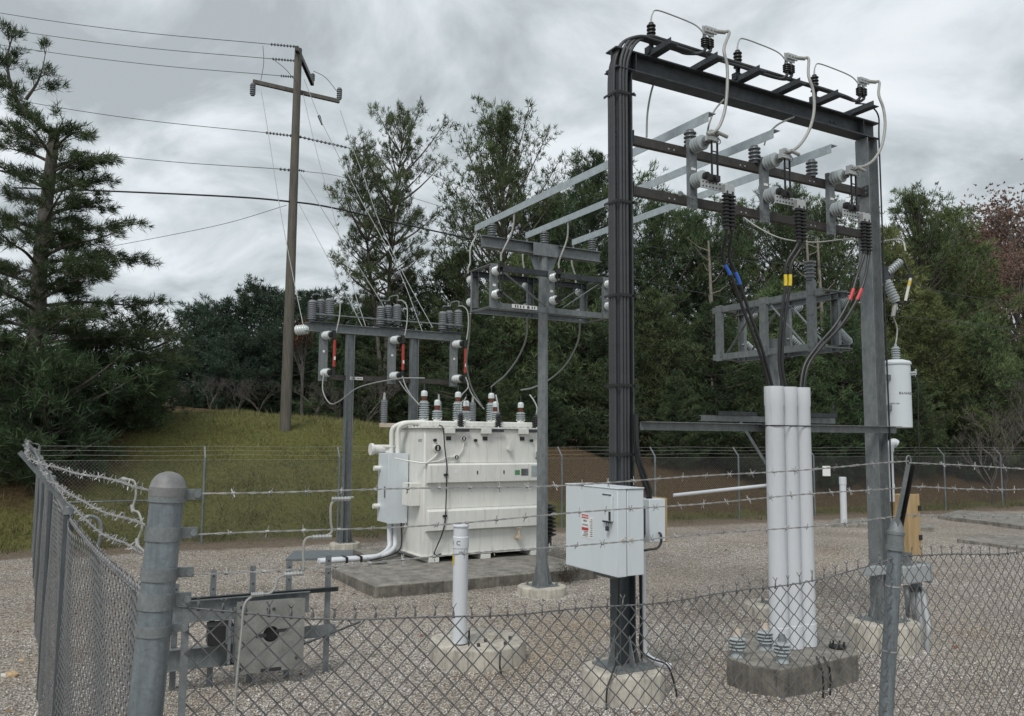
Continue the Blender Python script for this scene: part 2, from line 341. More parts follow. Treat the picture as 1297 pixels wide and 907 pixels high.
edge = ramp(v1.outputs['Distance'], [(.25, (1, 1, 1)), (.75, (.45, .44, .42))]); grav = mixc(1.0, grav, edge, 'MULTIPLY')
nm = nd('ShaderNodeTexNoise', Scale=1.1, Detail=8.0, Roughness=.7); L.new(O, nm.inputs['Vector'])
nf = nd('ShaderNodeTexNoise', Scale=9.0, Detail=8.0, Roughness=.75); L.new(O, nf.inputs['Vector'])
nfi = nd('ShaderNodeTexNoise', Scale=45.0, Detail=6.0, Roughness=.75); L.new(O, nfi.inputs['Vector'])
dirt = ramp(nf.outputs[0], [(.3, (.085, .066, .048)), (.5, (.15, .12, .09)), (.7, (.24, .205, .165))])
grs = ramp(nf.outputs[0], [(.28, (.045, .048, .016)), (.45, (.095, .10, .03)), (.58, (.135, .13, .045)), (.72, (.17, .14, .06))])
gfi = ramp(nfi.outputs[0], [(.3, (.55, .55, .55)), (.7, (1.25, 1.25, 1.2))]); grs = mixc(1.0, grs, gfi, 'MULTIPLY')
lit = ramp(nf.outputs[0], [(.3, (.035, .024, .013)), (.55, (.098, .066, .036)), (.75, (.15, .105, .058))]); lit = mixc(1.0, lit, gfi, 'MULTIPLY')
ad_ = nd('ShaderNodeAttribute', attribute_name='zd'); al = nd('ShaderNodeAttribute', attribute_name='litter')
def madd(a, k, b=None, c=0.0):
    m = N.new('ShaderNodeMath'); m.operation = 'MULTIPLY_ADD'; L.new(a, m.inputs[0]); m.inputs[1].default_value = k
    if b is not None: L.new(b, m.inputs[2])
    else: m.inputs[2].default_value = c
    return m.outputs[0]
dn = madd(nm.outputs[0], 2.6, madd(ad_.outputs['Fac'], 1.0, None, -1.3))
def step(src, a, b):
    m = N.new('ShaderNodeMapRange'); m.interpolation_type = 'SMOOTHSTEP'; L.new(src, m.inputs[0]); m.inputs[1].default_value = a; m.inputs[2].default_value = b; return m.outputs[0]
c_ = mixc(step(dn, -1.5, -.7), grav, dirt); c_ = mixc(step(dn, .1, 1.0), c_, grs)
ln = madd(nm.outputs[0], 1.2, madd(al.outputs['Fac'], 1.0, None, -.6)); c_ = mixc(step(ln, .35, .7), c_, lit)
L.new(c_, bs.inputs['Base Color'])
hsum = madd(v1.outputs['Distance'], -1.0, madd(nf.outputs[0], .8))
bp = nd('ShaderNodeBump', Strength=.9, Distance=.02); L.new(hsum, bp.inputs['Height']); L.new(bp.outputs[0], bs.inputs['Normal'])
gnd = raw_mesh('ground', V, Fq, gm, smooth=True); gnd['kind'] = 'structure'
Dd, Ss = ds(X.ravel(), Y.ravel())
Xr, Yr = X.ravel(), Y.ravel(); oz_ = (Xr < -1.6-.605*(Yr-2.6)) & (Yr > 6) & (Dd < -.8)
a = gnd.data.attributes.new('zd', 'FLOAT', 'POINT'); a.data.foreach_set('value', np.where(oz_, np.maximum(Dd, -1.15+.5*np.sin(Xr*1.1)*np.sin(Yr*.9)), Dd).astype(np.float32))
Lt = np.maximum(sm((Dd-2.2-.3*np.clip(Ss, -4, 3))/3.2)*sm((.5-Ss)/4)*.8, sm((Dd-np.interp(Ss, [9, 16], [2.0, .5]))/2.0)*sm((Ss-8)/4)); Lt = np.maximum(Lt, sm((Dd-11)/4))
a = gnd.data.attributes.new('litter', 'FLOAT', 'POINT'); a.data.foreach_set('value', Lt.astype(np.float32))

# loose stones over the yard near the fence
def stones(n, x0, x1, y0, y1, smin, smax, keep):
    x = rng.uniform(x0, x1, n); y = rng.uniform(y0, y1, n); k = keep(x, y); x, y = x[k], y[k]; n = len(x)
    base = np.array([[1, 0, 0], [0, 1, 0], [-1, 0, 0], [0, -1, 0], [0, 0, 1], [0, 0, -1.]])
    fc = np.array([[0, 1, 4], [1, 2, 4], [2, 3, 4], [3, 0, 4], [1, 0, 5], [2, 1, 5], [3, 2, 5], [0, 3, 5]])
    s = rng.uniform(smin, smax, n)**1.0
    P = base[None]*rng.uniform(.55, 1.25, (n, 6, 1))+rng.normal(0, .18, (n, 6, 3)); P[:, :, 2] *= .62
    th = rng.uniform(0, 6.283, n); c, si = np.cos(th), np.sin(th); tl = rng.normal(0, .35, n)
    px = P[:, :, 0]*c[:, None]-P[:, :, 1]*si[:, None]; py = P[:, :, 0]*si[:, None]+P[:, :, 1]*c[:, None]; pz = P[:, :, 2]+px*tl[:, None]
    P = np.stack([px, py, pz], -1)*s[:, None, None]
    P[:, :, 0] += x[:, None]; P[:, :, 1] += y[:, None]; P[:, :, 2] += (hgt(x, y)+s*.22)[:, None]
    pal = np.array([[.18, .168, .155], [.325, .305, .278], [.41, .385, .35], [.485, .455, .415], [.60, .58, .55], [.38, .325, .255], [.31, .30, .295], [.46, .41, .345]])
    pal = (pal*.88+np.array([.43, .405, .37])*.17)*np.array([1.09, 1.11, 1.13]); t = pal[rng.choice(8, n, p=[.10, .18, .22, .2, .1, .07, .07, .06])]*rng.uniform(.85, 1.15, (n, 1))
    pt_ = np.clip(.5*np.sin(x*.9+1)*np.sin(y*.7)+.45*np.sin(x*2.3-y*1.1)+.2*rng.normal(0, 1, n), 0, 1)+.8*np.exp(-((x-.1)**2/1.2+(y-12.8)**2/.8)); pt_ = np.clip(pt_, 0, 1)[:, None]
    t = t*(1-pt_)+t*np.array([.78, .68, .54])*pt_
    return P.reshape(-1, 3), (fc[None]+6*np.arange(n)[:, None, None]).reshape(-1, 3), np.repeat(t, 8, 0)
def inview(x, y): return (np.abs(x/np.maximum(y, .1)) < .70)
def outside(x, y): return (x < -1.3-.605*(y-2.6)) & (y > 5)
def thin(x, y): return rng.random(len(x)) < np.clip(.72+.5*np.sin(x*.8+2*np.sin(y*.5))*np.sin(y*1.1+x*.35), .25, 1)
sa = stones(190000, -7.5, 9, 3.6, 12.5, .0055, .0185, lambda x, y: inview(x, y) & (ds(x, y)[0] < -1.5) & thin(x, y) & ~(outside(x, y) & (rng.random(len(x)) < .45)))
sb = stones(85000, -13, 16, 12.5, 22, .008, .019, lambda x, y: inview(x, y) & (ds(x, y)[0] < -1.2) & thin(x, y))
rings = []
for (cx_, cy_, r_) in ((1.22, 9.1, .45), (4.95, 11.19, .48), (.55, 14.6, .44), (-.40, 10.48, .61), (4.1, 13.2, .43), (-3.97, 20.0, .37)):
    def ring(x, y, cx_=cx_, cy_=cy_, r_=r_): d_ = np.hypot(x-cx_, y-cy_); return (d_ > r_-.01) & (rng.random(len(x)) < np.exp(-(d_-r_)/.05))
    rings.append(stones(6500, cx_-r_-.25, cx_+r_+.25, cy_-r_-.25, cy_+r_+.25, .008, .020, ring))
parts_ = [sa, sb]+rings; vo_ = 0; FF = []
for q_ in parts_: FF.append(q_[1]+vo_); vo_ += len(q_[0])
o = raw_mesh('gravel', np.concatenate([q_[0] for q_ in parts_]), np.concatenate(FF), 'gravelstones', np.concatenate([q_[2] for q_ in parts_])); o['kind'] = 'stuff'; tag(o, 'loose grey and tan gravel covering the fenced yard', 'gravel')

def leaves(n):
    x = rng.uniform(-9, 14, n); y = rng.uniform(4, 22, n); k = inview(x, y) & (ds(x, y)[0] < -.2); x, y = x[k], y[k]; n = len(x); th = rng.uniform(0, 6.283, n); s = rng.uniform(.015, .04, n); z = hgt(x, y)+.022
    u = np.stack([np.cos(th)*s, np.sin(th)*s, rng.normal(0, .25, n)*s], -1); v = np.stack([-np.sin(th)*s*.5, np.cos(th)*s*.5, rng.normal(0, .35, n)*s], -1); c = np.stack([x, y, z], -1)
    P = np.stack([c-u, c+v, c+u, c-v], 1).reshape(-1, 3); t = np.array([[.22, .12, .06], [.30, .19, .10], [.14, .08, .05]])[rng.integers(0, 3, n)]
    return P, np.arange(4*n).reshape(-1, 4), t
lv_ = leaves(420); o = raw_mesh('fallen_leaves', lv_[0], lv_[1], 'leafbrown', lv_[2]); o['kind'] = 'stuff'; tag(o, 'few dry brown leaves scattered over the gravel', 'leaves')

# grass blades on the bank
def blades(n):
    s = rng.uniform(-9, 34, n); d = rng.uniform(-.5, 11, n)
    x = P0[0]+TT[0]*s+NN[0]*d; y = P0[1]+TT[1]*s+NN[1]*d
    cl = np.sin(x*2.1+1.3*np.sin(y*1.7))*np.sin(y*2.4+np.sin(x*1.1)); dens = .55+.45*cl
    dens *= np.where(d < .7, np.clip((d+.5)/1.6, 0, 1)*(cl > .15), np.clip((d-.1)/1.2, 0, 1))
    lt = np.maximum(sm((d-2.2-.3*np.clip(s, -4, 3))/3.2)*sm((.5-s)/4)*.75, sm((d-np.interp(s, [9, 16], [2.0, .5]))/2.0)*sm((s-8)/4)); dens *= 1-.85*lt
    k = rng.random(n) < dens; x, y, d, s, cl = x[k], y[k], d[k], s[k], cl[k]; n = len(x)
    z = hgt(x, y)-.01; h = rng.uniform(.05, .17, n)*(1+.35*cl)*np.where(rng.random(n) < .012, 2.4, 1); wd = rng.uniform(.006, .014, n); th = rng.uniform(0, 6.283, n)
    ln = rng.normal(0, .5, (n, 2))*h[:, None]
    a = np.stack([x-np.cos(th)*wd, y-np.sin(th)*wd, z], -1); b = np.stack([x+np.cos(th)*wd, y+np.sin(th)*wd, z], -1); c = np.stack([x+ln[:, 0], y+ln[:, 1], z+h], -1)
    pal = np.array([[.125, .13, .05], [.16, .148, .066], [.19, .155, .085], [.095, .125, .040]]); t = pal[rng.choice(4, n, p=[.33, .3, .17, .2])]*rng.uniform(.7, 1.25, (n, 1))
    t *= np.where((s < 8) & (d > 3.5), 1.42, 1.05)[:, None]
    lk = lt[k][:, None]; t = t*(1-lk)+lk*np.array([.155, .11, .055])*rng.uniform(.7, 1.3, (n, 1))
    return np.stack([a, b, c], 1).reshape(-1, 3), np.arange(3*n).reshape(-1, 3), t
bv, bf, bt = blades(230000)
o = raw_mesh('grass', bv, bf, 'grass', bt); o['kind'] = 'stuff'; tag(o, 'short olive green grass on the bank behind the fence', 'grass')

# ================================================================== FENCES
def selvage(parent, p0, p1, ztop, org, material, r=.0022, pitch=.072):
    p0, p1 = Vector(p0), Vector(p1); Ln = (p1-p0).length; d = (p1-p0)/Ln; nr = Vector((-d.y, d.x, 0)); mb = MB()
    for q in range(int(Ln/pitch)):
        x = (q+.5)*pitch; b = p0+d*x; b = Vector((b.x, b.y, float(ztop(x))))-Vector(org); j = random.uniform(-.004, .004)
        t = b+Z*.022+d*j
        mb.tube([b-d*.004-Z*.012, b+d*.004+nr*.003, t], r*1.25, 4); mb.tube([b+d*.004-Z*.012, b-d*.004-nr*.003, t], r*1.25, 4)
        mb.tube([t, t+d*random.uniform(.008, .014)+Z*random.uniform(.012, .02)+nr*random.uniform(-.008, .008)], r*.9, 4); mb.tube([t, t-d*random.uniform(.008, .014)+Z*random.uniform(.010, .02)+nr*random.uniform(-.008, .008)], r*.9, 4)
    return mb
def fabric(name, parent, p0, p1, ztop, cell, r, material, org, depth=2.2, bulge=None, sel=None):
    p0 = np.array(p0[:2], float); p1 = np.array(p1[:2], float); Ln = np.hypot(*(p1-p0)); d = (p1-p0)/Ln; nr = np.array([-d[1], d[0]])
    n = int(Ln/cell); J = int(depth/cell)+1
    i = np.arange(n)[:, None]; j = np.arange(J)[None, :]
    xl = (i+((i+j) % 2))*cell; off = np.where((i+j) % 2 == 1, r, -r)
    zt = ztop(xl); z = zt-j*cell*(zt/ (ztop(xl*0+Ln/2)))
    if bulge is not None: off = off+bulge(xl, z)
    ctr = np.stack([p0[0]+d[0]*xl+nr[0]*off-org[0], p0[1]+d[1]*xl+nr[1]*off-org[1], z-org[2]], -1)
    e1 = np.array([nr[0], nr[1], 0])*r; e2 = np.array([d[0], d[1], 0])*r*1.4
    ring = np.stack([e1, e2, -e1, -e2])
    vv = (ctr[:, :, None, :]+ring).reshape(-1, 3)
    idx = np.arange(n*J*4).reshape(n, J, 4); a_ = idx[:, :-1, :]; b_ = idx[:, 1:, :]
    ff = np.stack([a_, np.roll(a_, -1, 2), np.roll(b_, -1, 2), b_], -1).reshape(-1, 4)
    if sel is not None:
        qd = np.array([q for q in sel.f if len(q) == 4]); ff = np.concatenate([ff, qd+len(vv)]); vv = np.concatenate([vv, np.array(sel.v)])
    return raw_mesh(name, vv, ff, material, None, parent, smooth=True)
def barbed(parent, p0, p1, sag, material, org, pitch=.115, r=.0021, name='barbed_wire', blen=.019, big=1.0, wob=.006):
    p0, p1 = Vector(p0), Vector(p1); Ln = (p1-p0).length; n = max(8, int(Ln/.03)); mb = MB(); d = (p1-p0).normalized(); sdv = d.cross(Z).normalized()
    ph = random.uniform(0, 6); c = lambda t: p0.lerp(p1, t)-Z*(sag*4*t*(1-t))+Z*(wob*math.sin(ph+t*Ln*2.1)+wob*.6*math.sin(t*Ln*5.3+ph*2))+sdv*wob*math.sin(t*Ln*3.1)
    for g in (0, math.pi):
        mb.tube([c(i/n)+(Z*math.cos(i*.03*70+g)+sdv*math.sin(i*.03*70+g))*r*1.1*big-Vector(org) for i in range(n+1)], r*big, 4)
    k = int(Ln/pitch)
    for q in range(1, k):
        m = c(q/k)-Vector(org)
        mb.tube([m-d*.006, m+d*.006], r*2.6*big, 5)
        for b in range(2):
            w_ = random.uniform(0, 6.28); v_ = (Z*math.cos(w_)+sdv*math.sin(w_))+d*random.uniform(-.35, .35)
            mb.tube([m-v_*blen, m+v_*blen], [r*.35, r*.85*big] if 0 else r*.8*big, 3)
    return mb.build(name, material, parent)
def arm(parent, base, tip, wdir, material='galv', w=.045, t=.022, collar=.036):
    base, tip = Vector(base), Vector(tip); mb = MB(); d = (tip-base).normalized(); o = d.cross(Vector(wdir)).normalized()
    mb.bar(base, tip, w, .004, o); wv = Vector(wdir).normalized()
    for g in (1, -1): mb.bar(base+wv*g*(w/2-.002)+o*(t/2+.003), tip+wv*g*(w/2-.002)+o*(t/2+.003), .004, t, o)
    if collar: mb.lathe(base-Z*.05, Z, [(0, collar), (.045, collar), (.055, collar*.75), (.06, collar*.3)], 12)
    return mb.build('barb_arm', material, parent)

# --- front run, with the big corner post
ctop, cbot = at(214, 606, 2.62), at(184, 905, 2.60); cdir = (ctop-cbot)/(ctop.z-cbot.z)
cpt = lambda z: cbot+cdir*(z-cbot.z)
rtop, rbot = at(1134, 690, 4.0), at(1122, 905, 4.0); rdir = (rtop-rbot)/(rtop.z-rbot.z); rpt = lambda z: rbot+rdir*(z-rbot.z)
FC, FR = cpt(2.2), rpt(2.2); fd = Vector((FR.x-FC.x, FR.y-FC.y, 0)); FL = fd.length; fd.normalize(); fnr = Vector((-fd.y, fd.x, 0))
FE = FR+fd*3.2
fo = Vector((FC.x, FC.y, 0))
ff = thing('chain_link_fence', 'nearest run of chain link fence with domed corner post and sagging top wire', 'fence', fo)
def zt_front(x):
    x = np.asarray(x, float); t = np.clip(x/FL, 0, 1); z = 2.235+(2.205-2.235)*t-.135*np.power(np.clip(4*t*(1-t), 0, 1), .75)
    t2 = np.clip((x-FL)/3.2, 0, 1); return np.where(x > FL, 2.205-.05*4*t2*(1-t2)+.006*t2, z)+.004*np.sin(x*9)
bul = lambda x, z: .018*np.sin(x*2.3+z*1.7)+.008*np.sin(x*6.1-z*3)
fabric('wire_mesh', ff, FC+fd*.09, FE, lambda x: zt_front(np.asarray(x)+.09), .036, .0025, 'wire', fo, 2.12, bul, selvage(ff, Vector((FC.x, FC.y, 0))+fd*.09, Vector((FE.x, FE.y, 0)), lambda x: zt_front(x+.09), fo, 'wire'))
MB().tube([FC+fd*x+fnr*float(bul(x, 2.1))-fo+Z*(float(zt_front(x))-.004-FC.z) for x in np.linspace(.06, FL+3.2, 90)], .0032, 5).build('tension_wire', 'wire', ff)
pp = MB().tube([cpt(z)-fo for z in (-.2, .8, 1.6, 2.57)], .0505, 28).build('corner_post', 'post', ff)
MB().lathe(cpt(2.555)-fo, cdir, [(0, .0555), (.028, .0555), (.03, .054), (.045, .050), (.06, .041), (.07, .028), (.076, .010)], 28).build('post_cap', 'cap', pp)
zv = lambda v: at(205, v, 2.61).z
for zc, hh in ((zv(636), .044), (zv(685), .044), (zv(735), .040), (zv(771), .050), (zv(804), .032), (1.78, .034), (1.3, .034), (.8, .034), (.3, .034)):
    b = MB().lathe(cpt(zc)-fo, cdir, [(0, .0502), (.0004, .0548), (hh-.0004, .0548), (hh, .0502)], 28)
    e = cpt(zc+hh/2)-fo+fd*.05
    b.bar(e, e+fd*.05, .012, hh*.75, Z); b.lathe(e+fd*.038-fnr*.022, fnr, [(0, .011), (.044, .011)], 8)
    b.build('clamp_band', 'galv', pp)
tbx = FC+fd*.088
MB().bar(Vector((tbx.x, tbx.y, .1))-fo, Vector((tbx.x, tbx.y, 2.235))-fo, .022, .012, fnr).build('tension_bar', 'galv', ff)
lp = MB().tube([rpt(z)-fo for z in (-.2, 1, 2.29)], .033, 20).build('line_post', 'post', ff)
MB().lathe(rpt(2.22)-fo, rdir, [(0, .0335), (.001, .041), (.022, .041), (.023, .037), (.075, .0375), (.076, .041), (.09, .041), (.091, .036), (.13, .026), (.15, .018)], 20).build('sleeve_cap', 'galv', lp)
tipR = at(1151, 588, 3.93); baR = rpt(2.33)
am = MB(); dR = (tipR-baR).normalized(); sR = fd
am.bar(baR-fo, tipR-fo, .030, .004, dR.cross(sR)); am.bar(baR-fo+sR*.0172-fnr*.012, tipR-fo+sR*.0172-fnr*.012, .004, .022, dR.cross(sR), 0); am.bar(baR-fo-sR*.0172-fnr*.012, tipR-fo-sR*.0172-fnr*.012, .004, .022, dR.cross(sR), 1)
am.tube(smooth_path([tipR-fo-sR*.015, tipR-fo-sR*.014+Z*.028, tipR-fo+Z*.040, tipR-fo+sR*.014+Z*.028, tipR-fo+sR*.015], 5), .0035, 6, 1)
am.build('barb_arm', ['black', 'galv'], lp)  # black web and one lip stand in for shade inside the channel
for zc in (2.05, 1.75): MB().lathe(rpt(zc)-fo, rdir, [(0, .035), (.006, .035)], 16).build('tie_wire', 'alu', lp)
hs = [(zv(627), 586), (zv(679), 617), (zv(728), 656)]
for z0, v1_ in hs:
    a0 = cpt(z0)+fd*.08; t1 = (v1_-588)/(672-588); a1 = tipR.lerp(baR, t1)
    barbed(ff, a0-fo, a1-fo, .02, 'barb', (0, 0, 0)); a2 = a1+fd*3.0+Z*(.0 if v1_ < 600 else .01)
    barbed(ff, a1-fo, a2-fo, .035, 'barb', (0, 0, 0))
# bonding jumper down the three strands
def sleeve(parent, p, d, L=.07, r=.008):
    mb = MB(); p = Vector(p); d = Vector(d).normalized(); pr = [(0, r*.6)]
    for k in range(6): pr += [(L*(k+.1)/6, r), (L*(k+.55)/6, r), (L*(k+.75)/6, r*.72), (L*(k+.95)/6, r*.72)]
    pr += [(L, r*.6)]; mb.lathe(p-d*L/2, d, pr, 8); return mb.build('compression_sleeve', 'alu', parent)
def on_front(u, v, off=0.0):
    d = fw+ri*((u-648.5)/F_PX)+up*((453.5-v)/F_PX); n = fnr; t = (FC-Vector((0, 0, CAM_H)))
    t = ((FC.x*n.x+FC.y*n.y)-off)/(d.x*n.x+d.y*n.y); return Vector((0, 0, CAM_H))+d*t
jp = [on_front(u, v, .015)-fo for u, v in ((448, 630), (432, 632), (420, 638), (419, 660), (420, 674), (408, 680), (388, 682), (384, 700), (384, 722), (372, 727), (354, 731), (348, 745), (340, 752), (326, 753), (310, 765), (306, 800), (300, 860), (297, 905))]
j = MB().tube(smooth_path(jp, 5), .0042, 6).build('bonding_jumper', 'jump_pale', ff)
for k in (1, 5, 9, 13): sleeve(j, jp[k], fd, .065 if k < 13 else .04)

# --- left run
lb1 = at(88, 641, 5.2); lt1 = at(27, 571, 5.05); lpts = [Vector((FC.x, FC.y, 0)), Vector((lb1.x, lb1.y, 0))]; lend = Vector((-11.05, 19.35, 0)); ld = (lend-lpts[1]).normalized()
k_ = 4; lpts += [lpts[1].lerp(lend, q/k_) for q in range(1, k_+1)]
lo = lpts[1].copy(); lf = thing('chain_link_fence', 'side run of chain link fence with leaning barb arms along the left edge', 'fence', lo)
ln_ = Vector((-.87, -.5, 0))
for q in range(len(lpts)-1):
    a, b = lpts[q], lpts[q+1]; zf = (lambda x, L_=(b-a).length, s_=(.03 if q == 0 else .04): 2.22-s_*4*np.clip(np.asarray(x, float)/L_, 0, 1)*(1-np.clip(np.asarray(x, float)/L_, 0, 1)))
    bl = lambda x, z, q=q: .02*np.sin(x*2.0+z*1.3+q)+.012*np.sin(x*5.1-z*2.2)
    fabric('wire_mesh', lf, a+(b-a).normalized()*(.09 if q == 0 else 0), b, zf, .036, .0024, 'wire_l', lo, 2.1, bl, selvage(lf, a+(b-a).normalized()*.06, b, zf, lo, 'wire_l'))
    MB().tube([a.lerp(b, x/30)-lo+Z*(float(zf((b-a).length*x/30))-.004) for x in range(31)], .003, 5).build('tension_wire', 'wire_l', lf)
    if q:
        p = MB().cyl(a-lo-Z*.2, a-lo+Z*2.24, .03, None, 16).build('line_post', 'galv_mid', lf)
arms = []
for q, a in enumerate(lpts[1:-1]):
    ba = a+Z*lb1.z; tp = ba+(lt1-lb1); arms.append((ba, tp)); arm(lf, ba-lo, tp-lo, (ld.x, ld.y, 0), w=.05)
cb_ = lpts[1]+Z*2.17-lo+ld*(-.02)
MB().tube(smooth_path([cb_+ld*.03-ln_*.03, cb_-ln_*.1+Z*.06, cb_-ln_*.17+Z*.03, cb_-ln_*.18-Z*.06, cb_-ln_*.17-Z*.13], 5), .011, 8).build('casting_loop', 'galv', lf)
arms.append((lend+Z*2.2, lend+Z*2.5))
for g, z0 in ((.90, zv(617)), (.48, zv(664)), (.06, zv(700))):
    p = cpt(z0)-fd*.055
    for q, (ba, tp) in enumerate(arms):
        e = ba.lerp(tp, g); barbed(lf, p-lo, e-lo, .02 if q == 0 else .01, 'barb', (0, 0, 0), .1 if q == 0 else .16, big=1.15); p = e
lj = [at(u, v, Y_)-lo for u, v, Y_ in ((158, 607, 2.95), (170, 610, 2.88), (172, 628, 2.86), (168, 645, 2.85), (176, 650, 2.80), (180, 668, 2.78), (174, 688, 2.77), (184, 700, 2.70))]
j = MB().tube(smooth_path(lj, 5), .004, 6).build('bonding_jumper', 'jump_pale', lf)
for k in (0, 3, 6): sleeve(j, lj[k], lj[min(k+1, 7)]-lj[max(k-1, 0)], .035, .007)

# --- back run
b0 = Vector((-11.05, 19.35, 0)); bd = Vector((TT[0], TT[1], 0)); bn = Vector((NN[0], NN[1], 0))
bf_ = thing('chain_link_fence', 'far run of chain link fence along the foot of the grass bank', 'fence', b0)
fabric('wire_mesh', bf_, b0, b0+bd*52, lambda x: 2.1+.012*np.sin(np.asarray(x, float)*1.9), .044, .0030, 'wire', b0, 2.06, lambda x, z: .03*np.sin(x*1.9+z))
s_list = [0, 3.66]+[3.66+3.42*k for k in range(1, 14)]
for q, s_ in enumerate(s_list):
    p = bd*s_; zg = hz((b0+p).x, (b0+p).y); term = q in (0, 12)
    lp_ = MB().cyl(p+Z*(zg-.1), p+Z*2.16, .038 if term else .03, None, 10).build('line_post', 'post', bf_)
    if not term: arm(bf_, p+Z*2.16, p+bn*.26+Z*2.44, (bd.x, bd.y, 0), w=.04, collar=0)
    else: MB().cyl(p+Z*2.16, p+Z*2.46, .03, None, 10).build('post_extension', 'galv', bf_)
for g in (.2, .6, .97): MB().tube([bd*s_+bn*(.26*g)+Z*(2.16+.28*g+.012*math.sin(s_*1.7+g)) for s_ in np.linspace(0, 50, 60)], .0042, 4).build('barbed_wire', 'barb', bf_)
MB().tube([bd*s_+Z*2.1 for s_ in (0, 20, 50)], .004, 4).build('tension_wire', 'barb', bf_)
for s0, s1 in ((.1, 3.6), (s_list[11], s_list[13])): MB().cyl(bd*s0+Z*1.12, bd*s1+Z*1.12, .021, None, 8).build('brace_rail', 'post', bf_)
MB().b6(-.14, .14, -.004, .004, 0, .36).build('notice_board', 'sign_w', bf_, at(1047, 603, (b0+bd*24.7).y-.12)-b0)
# ================================================================== STEEL STRUCTURES
def footing(name, label, x, y, r, h, n=28, sx=1.0, m='conc'):
    g = hz(x, y); mb = MB(); pr = [(-.2, r), (h-.03, r), (h-.012, r-.008), (h, r-.035)]
    mb.lathe((0, 0, 0), Z, pr, n); o = mb.build(name, m, None, (x, y, g)); o.scale = (sx, 1, 1); return tag(o, label, 'footing', None)
def base_plate(parent, x, y, z, s=.24, gh=.32, c=.11):
    mb = MB().b6(x-s, x+s, y-s, y+s, z, z+.022)
    for a, b in ((1, 0), (-1, 0), (0, 1), (0, -1)):
        e = Vector((a, b, 0)); f = Vector((-b, a, 0))*.006; p = Vector((x, y, z+.023))+e*(c+.002); q = p+e*(s-c-.02); t = p+Z*gh
        mb.add([p-f, q-f, t-f, p+f, q+f, t+f], [(0, 1, 2), (5, 4, 3), (0, 3, 4, 1), (1, 4, 5, 2), (2, 5, 3, 0)])
    mb.bolts([(x+a*(s-.045), y+b*(s-.045), z+.022) for a in (1, -1) for b in (1, -1)], Z, .022, .05)
    return mb.build('base_plate', 'galv', parent)

LO = Vector((1.22, 9.1, 0))
fr = thing('steel_frame', 'tall dark steel portal frame with two columns and a top beam carrying cables', 'steel frame', LO, TH)
for x, z0, m in ((0, .30, 'galv'), (4.28, .35, 'galv')):
    c = MB().hbeam((x, 0, z0+.024), (x, 0, 6.925), .21, .18 if x == 0 else .20, (1, 0, 0), .016, .011)
    c.bolts([(x-.111, yy, zz) for zz in (6.2, 6.14, 5.6, 5.54) for yy in (-.06, .06)], (-1, 0, 0))
    c.build('column', m if x else 'galv_mid', fr); base_plate(fr, x, 0, z0)
footing('concrete_footing', 'round pale concrete footing under the cable covered left column', LO.x, LO.y, .44, .30)
rx = L2W(LO, 4.28, 0, 0); footing('concrete_footing', 'pale concrete footing under the right column of the portal frame', rx.x, rx.y, .47, .35, 12)
tb = MB().hbeam((-.13, 0, 7.06), (4.44, 0, 7.06), .24, .20, (0, 0, 1), .016, .011)
tb.b6(-.13, .13, -.13, .13, 6.927, 6.937)
for x in (.16, 4.12): tb.b6(x-.006, x+.006, -.095, -.008, 6.958, 7.162)
tb.bolts([(x, -.0065, z) for x in (3.55, 3.62) for z in (7.05,)], (0, -1, 0)); tb.build('top_beam', 'galv_dark', fr)
for z in (6.17, 5.57):
    cb = MB().chan((.113, 0, z), (4.167, 0, z), .105, .06, (0, 1, 0), (0, 0, 1))
    cb.bolts([(x, -.005, z-.02) for x in (.7, .78, 1.85, 1.93, 3.1, 3.18)], (0, -1, 0), .012, .008, 1); cb.build('cross_arm', ['beam_brown', 'alu'], fr)
    MB().b6(.113, .121, -.10, -.006, z-.07, z+.07).b6(4.159, 4.167, -.10, -.006, z-.07, z+.07).build('clip_angle', 'galv_dark', fr)
MB().ang((.17, -.104, 2.92), (4.56, -.104, 2.92), .09, (0, 0, -1), (0, -1, 0)).build('lower_rail', 'galv', fr)
for k, x in enumerate((.42, 1.12, 1.80, 2.50, 3.20, 3.90)):
    MB().b6(x-.055, x+.055, -.46, .17, 7.183, 7.193).b6(x-.055, x-.047, -.46, .1, 7.194, 7.25).bolts([(x, .05, 7.193), (x, -.4, 7.193)], Z).build('bracket_plate', 'galv_dark', fr)
for x in (1.06, 2.13, 3.18):
    MB().insul((x, .02, 6.226), Z, .228, .078, 4, 18, .62, endr=.05).build('bus_insulator', 'porc_d', fr)
MB().cyl((.62, -.3, 5.52), (1.0, -.1, 5.56), .011).lathe((.61, -.305, 5.518), (1, .5, .1), [(0, .028), (.03, .028)], 10).build('operating_lever', 'galv', fr)
# straps that clamp the cables to the left column
for z in (6.62, 5.36, 4.30, 3.30, 2.55):
    MB().b6(-.152, -.147, -.135, .115, z, z+.03).b6(-.147, .12, -.137, -.132, z, z+.03).bolts([(.07, -.137, z+.015)], (0, -1, 0), .014, .03).build('cable_strap', 'black', fr)

